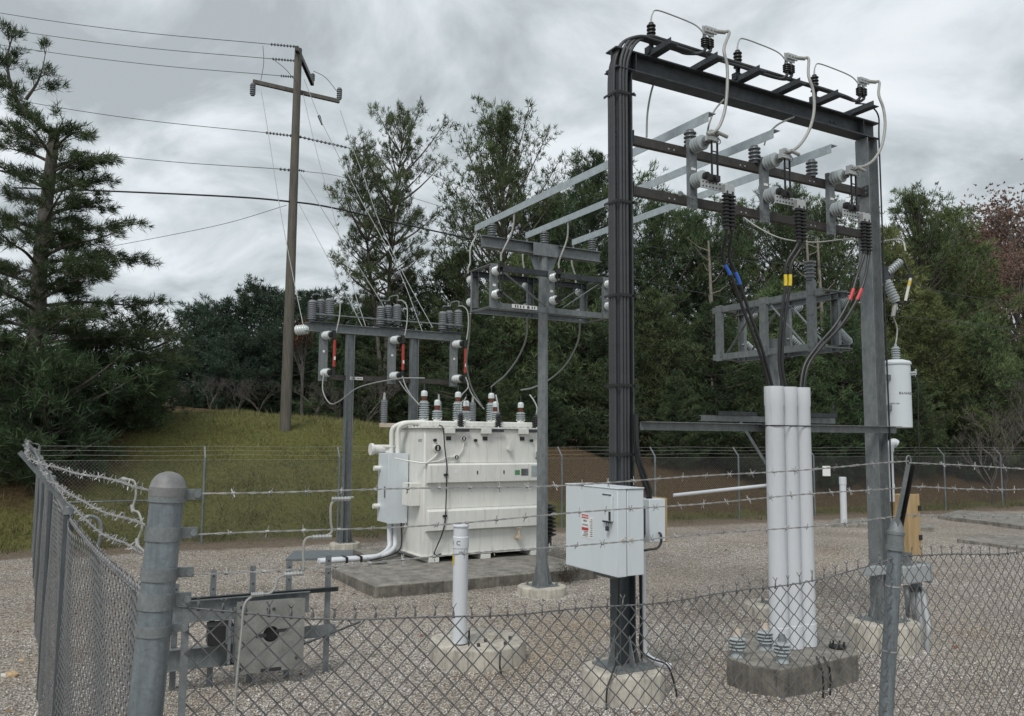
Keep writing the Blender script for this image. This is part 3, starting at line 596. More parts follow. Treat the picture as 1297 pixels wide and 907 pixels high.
# --- cables up the left column and over the beam
targets = [(1.12, -.05), (1.12, .05), (2.50, -.05), (2.50, .05), (3.90, -.05), (3.90, .05)]
nth = ['outermost', 'second', 'third', 'fourth', 'fifth', 'innermost']
for k, (tx, dx) in enumerate(targets):
    y0, ox = ((-.05, -.126), (-.008, -.126), (.036, -.126), (-.108, -.082), (-.108, -.040), (-.108, .004))[k]; yb = -.085-.036*(k % 3); zb = 7.35+.036*(k//3)
    pts = [(ox, y0, 2.22), (ox, y0, 3.2), (ox, y0, 4.6), (ox, y0, 6.3), (ox, y0, 6.85), (ox+.03, y0*.8+yb*.2, 7.08), (ox+.13, (y0+yb)/2, 7.27), (ox+.30, yb, zb-.01), (ox+.5, yb, zb)]
    x = .75
    while x < tx-.32: pts.append((x, yb+random.uniform(-.008, .008), zb+random.uniform(-.006, .006))); x += .5
    pts += [(tx-.22, yb-.01, zb-.01), (tx-.06+dx*.5, -.20, 7.33), (tx+dx*.8, -.24, 7.37), (tx+dx*.8, -.24, 7.42)]
    w_ = [L2W(LO, *p) for p in pts]
    t = thing('power_cable', f'charcoal cable strapped up the left column and over the top beam, {nth[k]} of six', 'cable', w_[0], 0, 'cables strapped to the left column')
    MB().tube([p-w_[0] for p in smooth_path(w_, 5)], .0195, 9).build('jacket', 'cable_g', t)
    MB().insul(w_[-1]-w_[0]-Z*.02, Z, .12, .05, 4, 14, .6).build('termination', 'porc_b', t)
    MB().b6(-.018, .018, -.006, .006, 0, .09).build('lug', 'alu', t, w_[-1]-w_[0]+Z*.095)
for k, x in enumerate((1.12, 2.5, 3.9)):
    nm_ = ('left', 'middle', 'right')[k]
    # thin polymer arrester and its lead
    o = thing('surge_arrester', f'slim dark ribbed arrester standing on the top beam, {nm_} of three', 'arrester', L2W(LO, x-.70, -.05, 7.194), TH, 'arresters on the top beam')
    MB().cyl((0, 0, 0), (0, 0, .16), .028).b6(-.07, .07, -.04, .04, .02, .11).build('base', 'galv_dark', o)
    MB().insul((0, 0, .16), Z, .26, .055, 5, 16, .55).build('shed_stack', 'porc_b', o); MB().cyl((0, 0, .42), (0, 0, .47), .012).build('stud', 'alu', o)
    s_ = L2W(LO, x-.70, -.05, 7.66); e_ = L2W(LO, x-.06, -.23, 7.52)
    wire('arrester_lead', [s_, s_+A*.02+Z*.07, s_+A*.09+Z*.135, s_+A*.33+Z*.10-B*.05, s_+A*.56+Z*.02-B*.13, e_+Z*.06, e_], .0085, 'jumper', f'thin grey lead arching from the {nm_} arrester over the top beam', 'wire', 'leads over the top beam')
    o = thing('terminal_pad', f'bright terminal clamp on top of the {nm_} pair of cable ends', 'clamp', L2W(LO, x, -.24, 7.55), TH, 'clamps on the top beam')
    MB().b6(-.09, .09, -.02, -.008, 0, .10).b6(-.06, .12, -.042, -.021, .03, .10).bolts([(xx, -.042, .065) for xx in (-.03, .03, .08)], (0, -1, 0), .013, .02).build('pad', 'alu', o)
    MB().cyl((.10, -.03, .07), (.24, -.05, .085), .024).build('barrel', 'jump_pale', o)
JP = [[(903, 46), (910, 50), (917, 62), (921, 84), (921, 112), (918, 140), (911, 160), (903, 168), (896, 170)], [(1007, 80), (1016, 84), (1024, 95), (1030, 116), (1031, 140), (1026, 162), (1016, 180), (1005, 190), (993, 193)], [(1096, 106), (1104, 109), (1113, 120), (1119, 138), (1121, 160), (1117, 184), (1108, 201), (1096, 210), (1083, 212)]]
YJ = [(9.42, 9.22), (10.1, 9.85), (10.78, 10.5)]
for k in range(3):
    n_ = len(JP[k]); x = (1.12, 2.5, 3.9)[k]
    ps = [at(u, v, YJ[k][0]+(YJ[k][1]-YJ[k][0])*i/(n_-1)) for i, (u, v) in enumerate(JP[k])]; ps = [L2W(LO, x+.21, -.287, 7.632), L2W(LO, x+.30, -.30, 7.64)]+ps[2:]
    wire('jumper_cable', ps, .019, 'jump_pale', f'thick pale jumper looping from the top beam down to the {("left", "middle", "right")[k]} switch', 'cable', 'thick jumpers from the top beam', n=9)
for k, (pts, Y_) in enumerate([([(830, 99), (824, 120), (820, 145), (819, 174)], 9.45), ([(917, 126), (905, 140), (898, 158), (896, 172)], 9.6), ([(1006, 148), (985, 158), (972, 172), (968, 184)], 10.3)]):
    wire('drop_wire', [at(u, v, Y_) for u, v in pts], .012, 'jumper', f'grey wire hanging under the top beam beside the {("left", "middle", "right")[k]} bus bar', 'wire', 'wires under the top beam')
wire('ground_wire', [L2W(LO, *p) for p in ((3.95, -.1, 7.36), (4.2, -.12, 7.38), (4.40, -.12, 7.27), (4.405, -.115, 6.9), (4.41, -.112, 5.5), (4.405, -.112, 4.0), (4.41, -.112, 2.6), (4.405, -.112, 1.2), (4.42, -.112, .5))], .011, 'rubber', 'black wire running down the right column of the portal frame', 'wire')

# --- hook switches between the two cross arms
def hook_switch(x, nm_):
    o = thing('disconnect_switch', f'vertical hook switch with grey insulators between the cross arms, {nm_} of three', 'switch', L2W(LO, x, -.06, 5.46), TH, 'switches on the portal frame')
    ch = MB().chan((0, 0, 0), (0, 0, .84), .115, .05, (0, 1, 0), (1, 0, 0)); ch.bolts([(xx, -.004, zz) for xx in (-.035, .035) for zz in (.04, .1, .18, .66, .8)], (0, -1, 0), .010, .008); ch.build('channel', 'galv', o)
    MB().b6(-.035, .035, -.0085, -.0045, .47, .50).build('name_tag', 'sign_w', o)
    for z in (.76, .33):
        i = MB().insul((0, -.006, z), (0, -1, 0), .205, .092, 4, 22, .66, endr=.06).build('insulator', 'porc', o)
        MB().cyl((0, -.213, z), (0, -.25, z), .055).build('end_cap', 'black' if z < .5 else 'galv', i)
    bl = MB()
    for xx in (-.012, .075): bl.bar((xx+.03, -.30, .80), (xx+.03, -.30, .30), .014, .022, (0, 1, 0))
    for z in (.48, .62): bl.bar((.018, -.30, z), (.105, -.30, z), .012, .012)
    bl.build('blade', 'black', o)
    MB().b6(-.05, .11, -.33, -.26, .74, .79).b6(-.02, .03, -.34, -.25, .80, .86).b6(.05, .10, -.34, -.25, .80, .85).bolts([(.0, -.34, .83), (.075, -.34, .825)], (0, -1, 0), .016, .02).build('top_clamp', 'alu', o)
    MB().cyl((.06, -.36, .83), (.20, -.37, .80), .022).build('cable_barrel', 'jump_pale', o)
    MB().tube([(.10+.03*math.cos(a), -.33, .74+.03*math.sin(a)) for a in np.linspace(0, 6.28, 13)], .006, 5).build('pull_ring', 'galv', o)
    MB().b6(-.03, .12, -.33, -.255, .26, .33).cyl((.045, -.335, .295), (.045, -.36, .295), .03).build('hinge', 'black', o)
    pl = MB().b6(-.13, .33, -.275, -.262, .17, .27).b6(.19, .34, -.33, -.276, .14, .24)
    pl.bolts([(xx, -.275, zz) for xx in np.linspace(-.1, .16, 6) for zz in (.195, .245)], (0, -1, 0), .010, .006, 1); pl.build('terminal_bar', ['alu', 'ink'], o)
    return o
SX = (1.03, 2.23, 3.46)
for x, n_ in zip(SX, ('left', 'middle', 'right')): hook_switch(x, n_)

# --- riser cables from the switches down into the white pipes
PV = [(2.045, -.29), (2.275, -.29), (2.505, -.29)]
routes = [[(911, 312), (915, 325), (927, 352), (940, 388), (956, 430), (968, 466), (975, 496)], [(996, 322), (996, 335), (995, 362), (990, 400), (987, 440), (988, 470), (991, 497)], [(1086, 340), (1085, 352), (1076, 380), (1058, 412), (1034, 440), (1018, 466), (1013, 497)]]
tapes = ['tape_b', 'tape_y', 'tape_r']; tn = ['blue', 'yellow', 'red']
for k in range(3):
    for h in range(2):
        top = L2W(LO, SX[k]+.225+.085*h, -.365, 5.60)
        y1 = top.y; y2 = L2W(LO, *PV[k], 0).y+.02
        pts = [top, top-Z*.15, top-Z*.42]+[at(u+(8, 5, 10)[k]*h*(1-i/7)+2*h, v, y1+(y2-y1)*(i+1)/7) for i, (u, v) in enumerate(routes[k])][1:]
        pts[-1] = L2W(LO, PV[k][0]-.03+.06*h, PV[k][1], 3.2)
        o = thing('riser_cable', f'black cable with {tn[k]} tape running down into the white pipes, {("left", "right")[h]} of its pair', 'cable', top, 0, 'taped cables into the white pipes')
        sp_ = smooth_path(pts, 8)
        MB().tube([p-top for p in sp_], .0195, 10).build('jacket', 'rubber', o)
        MB().insul((0, 0, .03), (0, 0, -1), .46, .052, 9, 16, .58).build('termination', 'porc_b', o)
        MB().b6(-.022, .022, -.007, .007, 0, .1).build('lug', 'alu', o, (0, 0, .02))
        q = 28+h*(2 if k == 0 else 0) if k else 27+h*3
        MB().tube([p-top for p in sp_[q:q+5]], .022, 10).build('tape_band', tapes[k], o)

# --- white pipes
for k in range(3):
    b = L2W(LO, *PV[k], 0); o = thing('riser_pipe', f'tall white plastic pipe with belled top on the concrete pad, {("left", "middle", "right")[k]} of three', 'pipe', (b.x, b.y, .30), TH, 'white riser pipes')
    MB().lathe((0, 0, 0), Z, [(0, .1145), (.26, .1145), (.264, .108), (2.83, .108), (2.85, .1145), (3.07, .1145), (3.07, .103), (2.9, .098)], 32).build('pipe_body', 'pvc', o)
MB().tube(smooth_path([(1.93, -.16, 2.90), (1.96, -.37, 2.90), (2.09, -.405, 2.90), (2.2, -.385, 2.9), (2.30, -.405, 2.90), (2.4, -.385, 2.9), (2.51, -.405, 2.90), (2.63, -.37, 2.90), (2.66, -.16, 2.90)], 4), .008, 6).build('pipe_strap', 'black', fr)
pad = [gr(u, v) for u, v in ((921, 866), (950, 878), (987, 884), (1036, 876), (1088, 862))]; pc = L2W(LO, 2.30, -.22, 0)
poly = [(p.x, p.y) for p in pad]; far = [(2*pc.x-x+.06, 2*pc.y-y+.14) for x, y in poly[0:5]]
poly = poly+far
cxm = sum(p[0] for p in poly)/len(poly); cym = sum(p[1] for p in poly)/len(poly); poly = [(x-cxm, y-cym) for x, y in poly]
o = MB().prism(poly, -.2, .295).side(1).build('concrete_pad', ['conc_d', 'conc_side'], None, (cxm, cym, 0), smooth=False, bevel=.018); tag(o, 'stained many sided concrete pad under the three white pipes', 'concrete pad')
for k, (u, v) in enumerate(((934, 832), (969, 823), (991, 839))):
    p = gr(u, v, .297); o = thing('spare_insulator', ('small ribbed insulator with brown cap standing at the left corner of the pipe pad', 'small ribbed insulator half hidden behind the left white pipe', 'small ribbed grey insulator in front of the white pipes')[k], 'insulator', p, 0, 'insulators on the pipe pad')
    MB().cyl((0, 0, 0), (0, 0, .06), .075, .06).insul((0, 0, .06), Z, .17, .098, 4, 20, .62).build('shed_body', 'porc', o)
    MB().cyl((0, 0, .23), (0, 0, .30), .05, .035).build('cap', 'rust' if k < 2 else 'galv', o)
b_ = L2W(LO, 2.72, -.55, .297)
mb = MB().lathe((0, 0, 0), Z, [(0, .10), (.025, .10)], 16)
for a in np.linspace(0, 6.28, 8)[:-1]: mb.cyl((.08*math.cos(a), .08*math.sin(a), .02), (.08*math.cos(a), .08*math.sin(a), .07), .010, None, 6)
tag(mb.build('bolt_ring', 'black', None, b_), 'dark ring of upright bolts on the pad beside the right pipe', 'bolt ring')
for k, dx in enumerate((0, .09)):
    ek = gr(1041+9*k, 848-3*k, .29)-B*.005
    wire('ground_lead', [gr(1034+9*k, 832, .31), gr(1038+9*k, 840, .312), gr(1040+9*k, 847-2*k, .305), ek, ek-Z*.15-B*.01, ek-Z*.29], .011, 'rubber', f'black lead draped over the edge of the pipe pad, {("left", "right")[k]} of two', 'wire', 'leads over the pipe pad')
o = wire('white_rod', [at(853, 627.5, 9.9), at(912, 621, 10.0), at(971, 615, 10.1)], .021, 'pvc', 'thin white plastic pipe sticking out level from the riser pipes', 'pipe', raw=True, n=14)

# --- enclosure on the left column
o = thing('control_box', 'large pale grey metal cabinet with a red warning label on the left column', 'cabinet', L2W(LO, -.165, -.58, 1.36), TH)
def panel(nm, x0, x1, y0, y1, z0, z1, m='box', bv=.006): return MB().b6(x0, x1, y0, y1, z0, z1).build(nm, m, o, bevel=bv)
panel('body', -.212, 0, 0, .94, 0, .862); panel('door', -.335, -.221, -.004, .944, -.004, .866); MB().b6(-.2205, -.2125, .006, .934, .006, .855).build('dark_gap_plate', 'black', o)  # recessed black plate added so the gap behind the door reads dark
for z in (.12, .43, .74): MB().cyl((-.225, .95, z), (-.225, .95, z+.07), .011, None, 8).build('hinge', 'galv', o)
MB().tube(smooth_path([(-.368, .105, .53), (-.372, .105, .50), (-.37, .125, .485), (-.366, .14, .50), (-.364, .14, .53)], 4), .004, 6).b6(-.379, -.363, .10, .145, .445, .49).build('padlock', 'galv_dark', o)
MB().b6(-.342, .004, -.012, .952, .867, .878).build('rain_hood', 'box', o, bevel=.003)
h = MB().b6(-.362, -.336, .065, .215, .54, .80).build('handle_housing', 'box', o, bevel=.005); MB().b6(-.372, -.362, .075, .10, .55, .64).b6(-.366, -.3625, .064, .216, .525, .541).b6(-.366, -.3625, .064, .216, .80, .811).build('handle', 'ink', h)
sg = MB().b6(-.3375, -.3355, .50, .63, .33, .575).build('warning_label', 'sign_w', o)
MB().b6(-.3395, -.338, .505, .625, .53, .57).build('red_bar', 'ink_r', sg); MB().b6(-.3395, -.338, .505, .625, .405, .435).build('red_bar', 'ink_r', sg)
text('lettering', 'DANGER', .028, 'sign_w', sg, (-.3405, .565, .539), (R_(90), 0, R_(-90)))
for r_, (s_, z_) in enumerate((('HIGH', .495), ('VOLTAGE', .455))): text('lettering', s_, .029 if r_ == 0 else .023, 'ink', sg, (-.3385, .565, z_), (R_(90), 0, R_(-90)))
sg2 = MB().b6(-.3375, -.3355, .42, .485, .33, .55).build('notice', 'sign_w', o)
mb = MB()
for z_ in np.linspace(.35, .52, 9): mb.b6(-.339, -.338, .428, .428+random.uniform(.03, .05), z_, z_+.007)
for z_ in (.345, .36, .375, .39): mb.b6(-.339, -.338, .515, .515+random.uniform(.06, .1), z_, z_+.006)
mb.build('fine_print', 'ink', sg2)
lt = MB().bolts([(-.16, -.001, .36), (-.27, -.005, .36)], (0, -1, 0), .017, .012); lt.build('door_bolt', 'rust', o)
MB().b6(-.03, .055, .3, .68, .1, .78).build('mounting_plate', 'galv_dark', o)
MB().b6(-.2, -.05, .30, .62, -.07, -.002).build('bottom_gland', 'galv', o)
# junction box to the right of the column
o = thing('junction_box', 'small pale junction box with tan edge on the right side of the left column', 'junction box', L2W(LO, .30, -.10, 1.62), TH)
MB().b6(-.10, .12, -.12, .12, 0, .46).build('body', 'box', o, bevel=.006); MB().b6(.122, .135, -.13, .13, -.01, .47).build('cover', 'wood', o)
MB().b6(-.19, -.10, -.05, .05, .08, .38).build('standoff', 'galv_dark', o)
wire('conduit_elbow', [(.02, -.13, .10), (.02, -.16, .08), (.015, -.165, 0), (-.03, -.15, -.06), (-.13, -.10, -.08), (-.165, -.06, -.13), (-.165, -.05, -.5), (-.165, -.05, -.9), (-.165, -.05, -1.25)], .013, 'rubber', parent=o)
for k in range(2):
    wire('swept_cable', [L2W(LO, *p) for p in ((.06, -.15-.03*k, 3.0), (.07, -.16-.03*k, 2.6), (.14+.05*k, -.17, 2.32), (.22+.05*k, -.15, 2.16), (.27+.04*k, -.10, 2.085))], .021, 'rubber', f'black cable sweeping from the left column into the junction box, {("left", "right")[k]} of two', 'cable', 'cables into the junction box')
wire('white_conduit', [L2W(LO, *p) for p in ((.20, -.09, 1.62), (.20, -.09, 1.2), (.20, -.09, .6), (.22, -.11, .42), (.34, -.2, .33), (.44, -.25, .30))], .036, 'pvc', 'white plastic conduit dropping beside the foot of the left column', 'conduit', n=14)
for k, pts in enumerate((((.13, -.12, 1.6), (.135, -.125, 1.2), (.14, -.125, .75), (.13, -.13, .5), (.22, -.2, .40), (.36, -.3, .33), (.43, -.34, .1), (.44, -.35, -.02)), ((-.118, -.10, 1.32), (-.14, -.10, .9), (-.16, -.11, .6), (-.2, -.16, .43), (-.33, -.26, .34), (-.43, -.30, .2), (-.45, -.31, -.02)))):
    wire('ground_lead', [L2W(LO, *p) for p in pts], .010, 'rubber', f'black ground lead curling over the round footing, on its {("right", "left")[k]}', 'wire', 'leads over the left footing')
# ------------------------------------------------------------------ bus bars to the T shaped stand
T1 = Vector((.55, 14.6, 0)); t1 = T1-LO; tx1, ty1 = t1.dot(A), t1.dot(B)
for k, x in enumerate((1.06, 2.13, 3.18)):
    o = MB().ang((0, 0, 0), (0, 6.1, 0), .115, (0, 0, -1), (1, 0, 0), .009).build('bus_bar', 'galv_new', None, L2W(LO, x, -.30, 6.575)); o.rotation_euler = (0, 0, TH)
    tag(o, f'bright galvanised bar from the portal frame to the T shaped stand, {("left", "middle", "right")[k]} of three', 'bus bar', 'bus bars')
st = thing('switch_stand', 'grey T shaped steel stand with boxed truss of switches in front of the transformer', 'switch stand', T1, TH)
MB().cyl((0, 0, .18), (0, 0, 6.0), .105, .085, 8).build('pole', 'galv', st)
footing('concrete_footing', 'flat round concrete footing under the T shaped stand by the transformer', T1.x, T1.y, .43, .155)
base_plate(st, 0, 0, .157, .23, .42, .10)
MB().hbeam((-1.26, 0, 6.11), (1.24, 0, 6.11), .20, .16, (0, 0, 1)).build('top_arm', 'galv', st)
gs = MB().b6(-.26, .26, -.095, -.083, 5.98, 6.21)
for g in (1, -1): gs.add([(g*.10, -.006, 5.55), (g*.10, -.006, 5.99), (g*.30, -.006, 5.99), (g*.10, .006, 5.55), (g*.10, .006, 5.99), (g*.30, .006, 5.99)], [(0, 1, 2), (5, 4, 3), (0, 3, 4, 1), (1, 4, 5, 2), (2, 5, 3, 0)])
gs.build('gusset', 'galv', st)
bx = tx1  # local x of bus bars on this stand
for x in (1.06, 2.13, 3.18): MB().insul((x-tx1, 0, 6.212), Z, .245, .082, 5, 16, .62, endr=.05).build('bus_insulator', 'porc_d', st)
for y, s in ((-.36, -1), (.36, 1)):
    for z in (5.60, 4.95): MB().chan((-1.25, y, z), (1.2, y, z), .10, .05, (0, -s, 0), (0, 0, 1)).build('truss_rail', 'galv_dark' if z > 5 else 'galv', st)
    MB().bar((-1.0, y-s*.03, 5.54), (-.15, y-s*.03, 5.02), .05, .008, (0, 0, 1)).bar((1.0, y-s*.03, 5.54), (.2, y-s*.03, 5.02), .05, .008, (0, 0, 1)).build('diagonal', 'galv', st)
for x in (-1.25, 1.2):
    for z in (5.64, 4.92): MB().bar((x, -.36, z), (x, .36, z), .09, .012).build('end_tie', 'galv', st)
for y, s in ((-.37, -1), (.37, 1)):
    for x in (-1.20, -.06, 1.12):
        u_ = MB().chan((x, y+s*.012, 4.9), (x, y+s*.012, 5.66), .13, .05, (0, -s, 0), (1, 0, 0)).build('switch_channel', 'galv', st)
        MB().b6(x-.03, x+.03, y+s*.0175-.002, y+s*.0175+.002, 5.27, 5.31).build('name_tag', 'sign_w', u_)
        for z in (5.52, 5.12):
            i = MB().insul((x, y+s*.02, z), (0, s, 0), .17, .078, 3, 18, .8, endr=.06).build('insulator', 'porc_p', st)
            MB().cyl((x, y+s*.19, z), (x, y+s*.23, z), .045).build('end_cap', 'black', i)
        bm = MB().bar((x-.03, y+s*.25, 5.56), (x-.03, y+s*.25, 5.06), .012, .02, (0, 1, 0)).bar((x+.03, y+s*.25, 5.56), (x+.03, y+s*.25, 5.06), .012, .02, (0, 1, 0)).b6(x-.045, x+.045, y+s*.25-.03, y+s*.25+.03, 5.55, 5.64).b6(x-.04, x+.04, y+s*.25-.03, y+s*.25+.03, 5.05, 5.1)
        bm.build('switch_blade', 'black', st)
pl = MB().b6(-.86, -.36, -.3925, -.389, 4.93, 4.995).build('number_plate', 'sign_w', st)
mb = MB()
for x in (-.80, -.755, -.70, -.64, -.56, -.535, -.47, -.42): mb.b6(x, x+.022, -.3945, -.393, 4.94, 4.985)
mb.build('faded_marking', 'ink', pl)
# jumpers: bars to switches, switches to transformer
Yb = 14.6
for k, x in enumerate((1.06, 2.13, 3.18)):
    xl = x-tx1; nm_ = ('left', 'middle', 'right')[k]
    for f, (yy, sx_) in enumerate(((.62, .37+.25), (-.62, -.37-.25))):
        e = L2W(T1, (-1.20, -.06, 1.12)[k], sx_, 5.66); s_ = L2W(T1, xl+.02, .66 if f == 0 else -.75, 6.47 if f == 0 else 6.56)
        o = wire('bus_jumper', [s_, s_-Z*.08, s_.lerp(e, .35)-Z*.06+A*(.05 if f else -.06), s_.lerp(e, .75), e+Z*.1, e], .016, 'jump_pale', f'pale jumper from the {nm_} bus bar down to the {("rear", "front")[f]} of the boxed truss', 'cable', 'jumpers from the bus bars')
drops = [[(596, 397), (594, 430), (591, 460), (597, 490), (611, 515)], [(668, 402), (666, 430), (655, 455), (640, 475), (629, 484), (622, 490)], [(735, 405), (732, 432), (718, 460), (697, 480), (675, 491), (660, 494)]]
for k, d_ in enumerate(drops):
    wire('transformer_lead', [at(u, v, 15.0+(17.6-15.0)*i/(len(d_)-1)) for i, (u, v) in enumerate(d_)], .017, 'jumper', f'grey lead from the boxed truss down to the transformer bushings, {("left", "middle", "right")[k]} of three', 'cable', 'leads down to the transformer')

# ------------------------------------------------------------------ second stand, behind the white pipes
T2 = Vector((4.22, 13.2, 0)); s2 = thing('switch_stand', 'grey stand with open truss box turned end on behind the white pipes', 'switch stand', T2, TH)
footing('concrete_footing', 'round concrete footing half hidden behind the white pipes', T2.x-.12, T2.y, .42, .16)
MB().cyl((0, 0, .16), (0, 0, 4.35), .105, .095, 8).build('pole', 'galv', s2); base_plate(s2, 0, 0, .162, .22, .3, .10)
for x, s in ((-.26, -1), (.30, 1)):
    for z in (4.93, 4.12): MB().chan((x, -1.22, z), (x, 1.1, z), .10, .05, (-s, 0, 0), (0, 0, 1)).build('truss_rail', 'galv', s2)
    for y in (.95, -.05, -1.0):
        tall = s < 0 and y < -.9
        c = MB().chan((x+s*.012, y, 4.05), (x+s*.012, y, 5.0 if not tall else 5.12), .14, .05, (-s, 0, 0), (0, 1, 0)); c.bolts([(x+s*.017, y+g, z) for g in (-.04, .04) for z in (4.12, 4.2, 4.6, 4.9)], (s, 0, 0), .012, .008); c.build('switch_channel', 'galv', s2)
    MB().bar((x-s*.03, .8, 4.16), (x-s*.03, .1, 4.9), .05, .008).bar((x-s*.03, -.15, 4.9), (x-s*.03, -.85, 4.16), .05, .008).build('diagonal', 'galv', s2)
for y in (-1.22, 1.1):
    for z in (4.95, 4.10): MB().bar((-.26, y, z), (.30, y, z), .09, .012).build('end_tie', 'galv', s2)
MB().insul((-.26, -1.0, 5.125), Z, .26, .085, 4, 16, .62, endr=.06).cyl((-.26, -1.0, 5.385), (-.26, -1.0, 5.41), .09).build('post_insulator', 'porc_d', s2)
for y in (.95, -.05, -1.0):
    for z, ax in ((4.78, (1, -.1, .55)), (4.40, (1, -.1, -.75))):
        i = MB().insul((.32, y, z), ax, .30, .07, 7, 16, .72).build('cutout_insulator', 'porc', s2); MB().cyl(Vector((.32, y, z))+Vector(ax).normalized()*.30, Vector((.32, y, z))+Vector(ax).normalized()*.36, .035).build('end_cap', 'black', i)
MB().chan((-1.5, .06, 3.05), (1.5, .06, 3.05), .09, .05, (0, 1, 0), (0, 0, 1)).build('side_arm', 'galv', s2)
for g in (-1, 1): MB().bar((g*.09, .0, 2.2), (g*.75, .0, 3.0), .05, .008, (0, 1, 0)).build('arm_brace', 'galv', s2)
MB().b6(-1.2, -.4, -.02, .01, 3.10, 3.16).b6(.7, 1.42, -.05, .01, 3.10, 3.17).bolts([(.75, -.02, 3.17), (1.36, -.02, 3.17)], Z, .02, .14).build('switch_handle_mount', 'galv_dark', s2)
wire('overhead_jumper', [at(u, v, Y_) for u, v, Y_ in ((935, 270, 13.5), (960, 288, 13.3), (990, 302, 13.0), (1030, 307, 12.6), (1075, 303, 12.2), (1100, 308, 12.0), (1130, 304, 11.6), (1143, 305, 11.5), (1147, 318, 11.4))], .012, 'jump_pale', 'pale wire strung behind the right column to the cutout fuse', 'wire')

# ------------------------------------------------------------------ pole transformer, cutout and boxes on the right column
pt = at(1138, 542, 11.75)
o = thing('pole_transformer', 'white cylindrical transformer can hung beside the right column', 'transformer', pt, TH)
MB().lathe((0, 0, 0), Z, [(0, .17), (.01, .185), (.90, .185), (.905, .20), (.93, .20), (.95, .185), (.975, .1), (.985, .03)], 36).build('tank', 'box', o)
MB().insul((0, 0, .975), Z, .19, .062, 5, 18, .7).cyl((0, 0, 1.165), (0, 0, 1.20), .02).build('bushing', 'porc', o)
MB().b6(-.42, -.17, -.04, .04, .25, .32).b6(-.42, -.17, -.04, .04, .68, .75).build('hanger_bracket', 'galv', o)
for a, z in ((-62, .78), (-35, .76)):
    v_ = Vector((math.cos(R_(a)), math.sin(R_(a)), 0)); MB().cyl(v_*.18+Z*z, v_*.25+Z*z, .018).cyl(v_*.25+Z*(z-.03), v_*.25+Z*(z+.05), .012).build('low_voltage_bushing', 'porc', o)
def around(txt, size, r, z, a0, par, material='ink'):
    for i, chh in enumerate(txt):
        a = a0+i*size*.62/r
        text('lettering', chh, size, material, par, (r*math.cos(a), r*math.sin(a), z), (R_(90), 0, a+R_(90)))
ac = math.atan2(-pt.y, -pt.x)-TH
around('8646462', .052, .1862, .47, ac+.20, o); around('CAUTION', .030, .1862, .33, ac-.52, o)
wire('service_wire', [pt+Vector((.20, -.1, .75)), pt+Vector((.24, -.12, .6)), pt+Vector((.235, -.1, 0)), pt+Vector((.22, -.1, -.5)), pt+Vector((.12, -.1, -.75)), at(1133, 572, 11.5)], .008, 'rubber', 'thin black wire looping from the transformer can to the white weatherhead', 'wire')
wire('cutout_lead', [pt+Z*1.19, pt+Z*1.32+A*.04, pt+Z*1.45+A*.05, pt+Z*1.62-A*.03, pt+Z*1.75-A*.02, at(1133, 383, 11.7)], .010, 'jump_pale', 'pale crooked wire rising from the transformer can bushing to the cutout', 'wire')
cp = at(1122, 350, 11.7); o = thing('fuse_cutout', 'grey porcelain cutout with pale fuse tube bracketed above the transformer can', 'fuse cutout', cp)
MB().b6(-.14, .10, -.02, .02, -.03, .03).b6(-.1, .02, -.05, -.021, -.1, .14).build('bracket', 'galv_dark', o)
i1 = MB().insul((.03, 0, .05), (.75, 0, .65), .26, .06, 6, 18, .8).build('upper_insulator', 'porc', o); i2 = MB().insul((.0, 0, -.06), (.42, 0, -1), .34, .075, 7, 18, .8).build('lower_insulator', 'porc', o)
MB().tube([(.20, 0, .24), (.28, 0, .19), (.34, 0, .05), (.33, 0, -.02)], .016, 6).build('contact', 'black', o); MB().tube([(.14, 0, -.38), (.22, 0, -.40), (.28, 0, -.36)], .022, 6).build('contact', 'black', o); MB().b6(.30, .39, -.03, .03, -.03, .03).build('fuse_head', 'black', o)
MB().cyl((.345, -.02, -.03), (.26, -.02, -.36), .021).build('fuse_tube', 'hot', o); MB().cyl((.335, -.021, -.07), (.317, -.021, -.14), .0225).build('yellow_band', 'yellow', o)
MB().cyl((.13, 0, -.40), (.08, 0, -.58), .03).build('terminal_sleeve', 'jump_pale', o)
wp = at(1129, 626, 11.5); o = thing('weatherhead_conduit', 'white conduit with curved weatherhead beside the right column', 'conduit', wp)
MB().cyl((0, 0, -.1), (0, 0, .60), .042, None, 18).lathe((0, 0, .08), Z, [(0, .049), (.06, .049)], 18).build('pipe_body', 'pvc', o)
MB().tube(smooth_path([(0, 0, .58), (.005, 0, .66), (.05, -.01, .71), (.10, -.02, .69)], 5), [.05+.012*math.sin(i*.2) for i in range(16)], 14).build('weatherhead', 'pvc', o)
bp_ = at(1149, 702, 11.55); o = thing('wooden_box', 'tan plywood meter box with dark hinges behind the right fence post', 'box', bp_, TH)
MB().b6(-.13, .13, -.11, .11, 0, .82).build('body', 'wood', o, bevel=.006); MB().b6(-.136, .136, -.125, -.1125, -.01, .83).build('door', 'wood', o, bevel=.004)
for z in (.2, .6): MB().b6(.09, .15, -.14, -.126, z, z+.07).build('hinge', 'black', o)
gp = at(1150, 742, 11.4); o = thing('wire_gutter', 'grey metal wiring trough on struts at the foot of the right column', 'trough', gp, TH)
MB().b6(-.22, .36, -.10, .10, .05, .27).build('trough', 'pvc_grey', o, bevel=.008); MB().b6(.362, .378, -.11, .11, .02, .29).build('end_plate', 'galv_new', o); MB().b6(-.85, -.48, -.06, .06, .20, .31).build('strut_stub', 'pvc_grey', o, bevel=.004)
MB().b6(-.04, .04, -.04, .04, .27, .45).build('riser_nipple', 'galv', o)
MB().b6(-.10, .12, -.13, -.102, -.06, .05).bolts([(-.05, -.13, .0), (.06, -.13, 0)], (0, -1, 0), .03, .02).build('coupling_block', 'galv_dark', o)
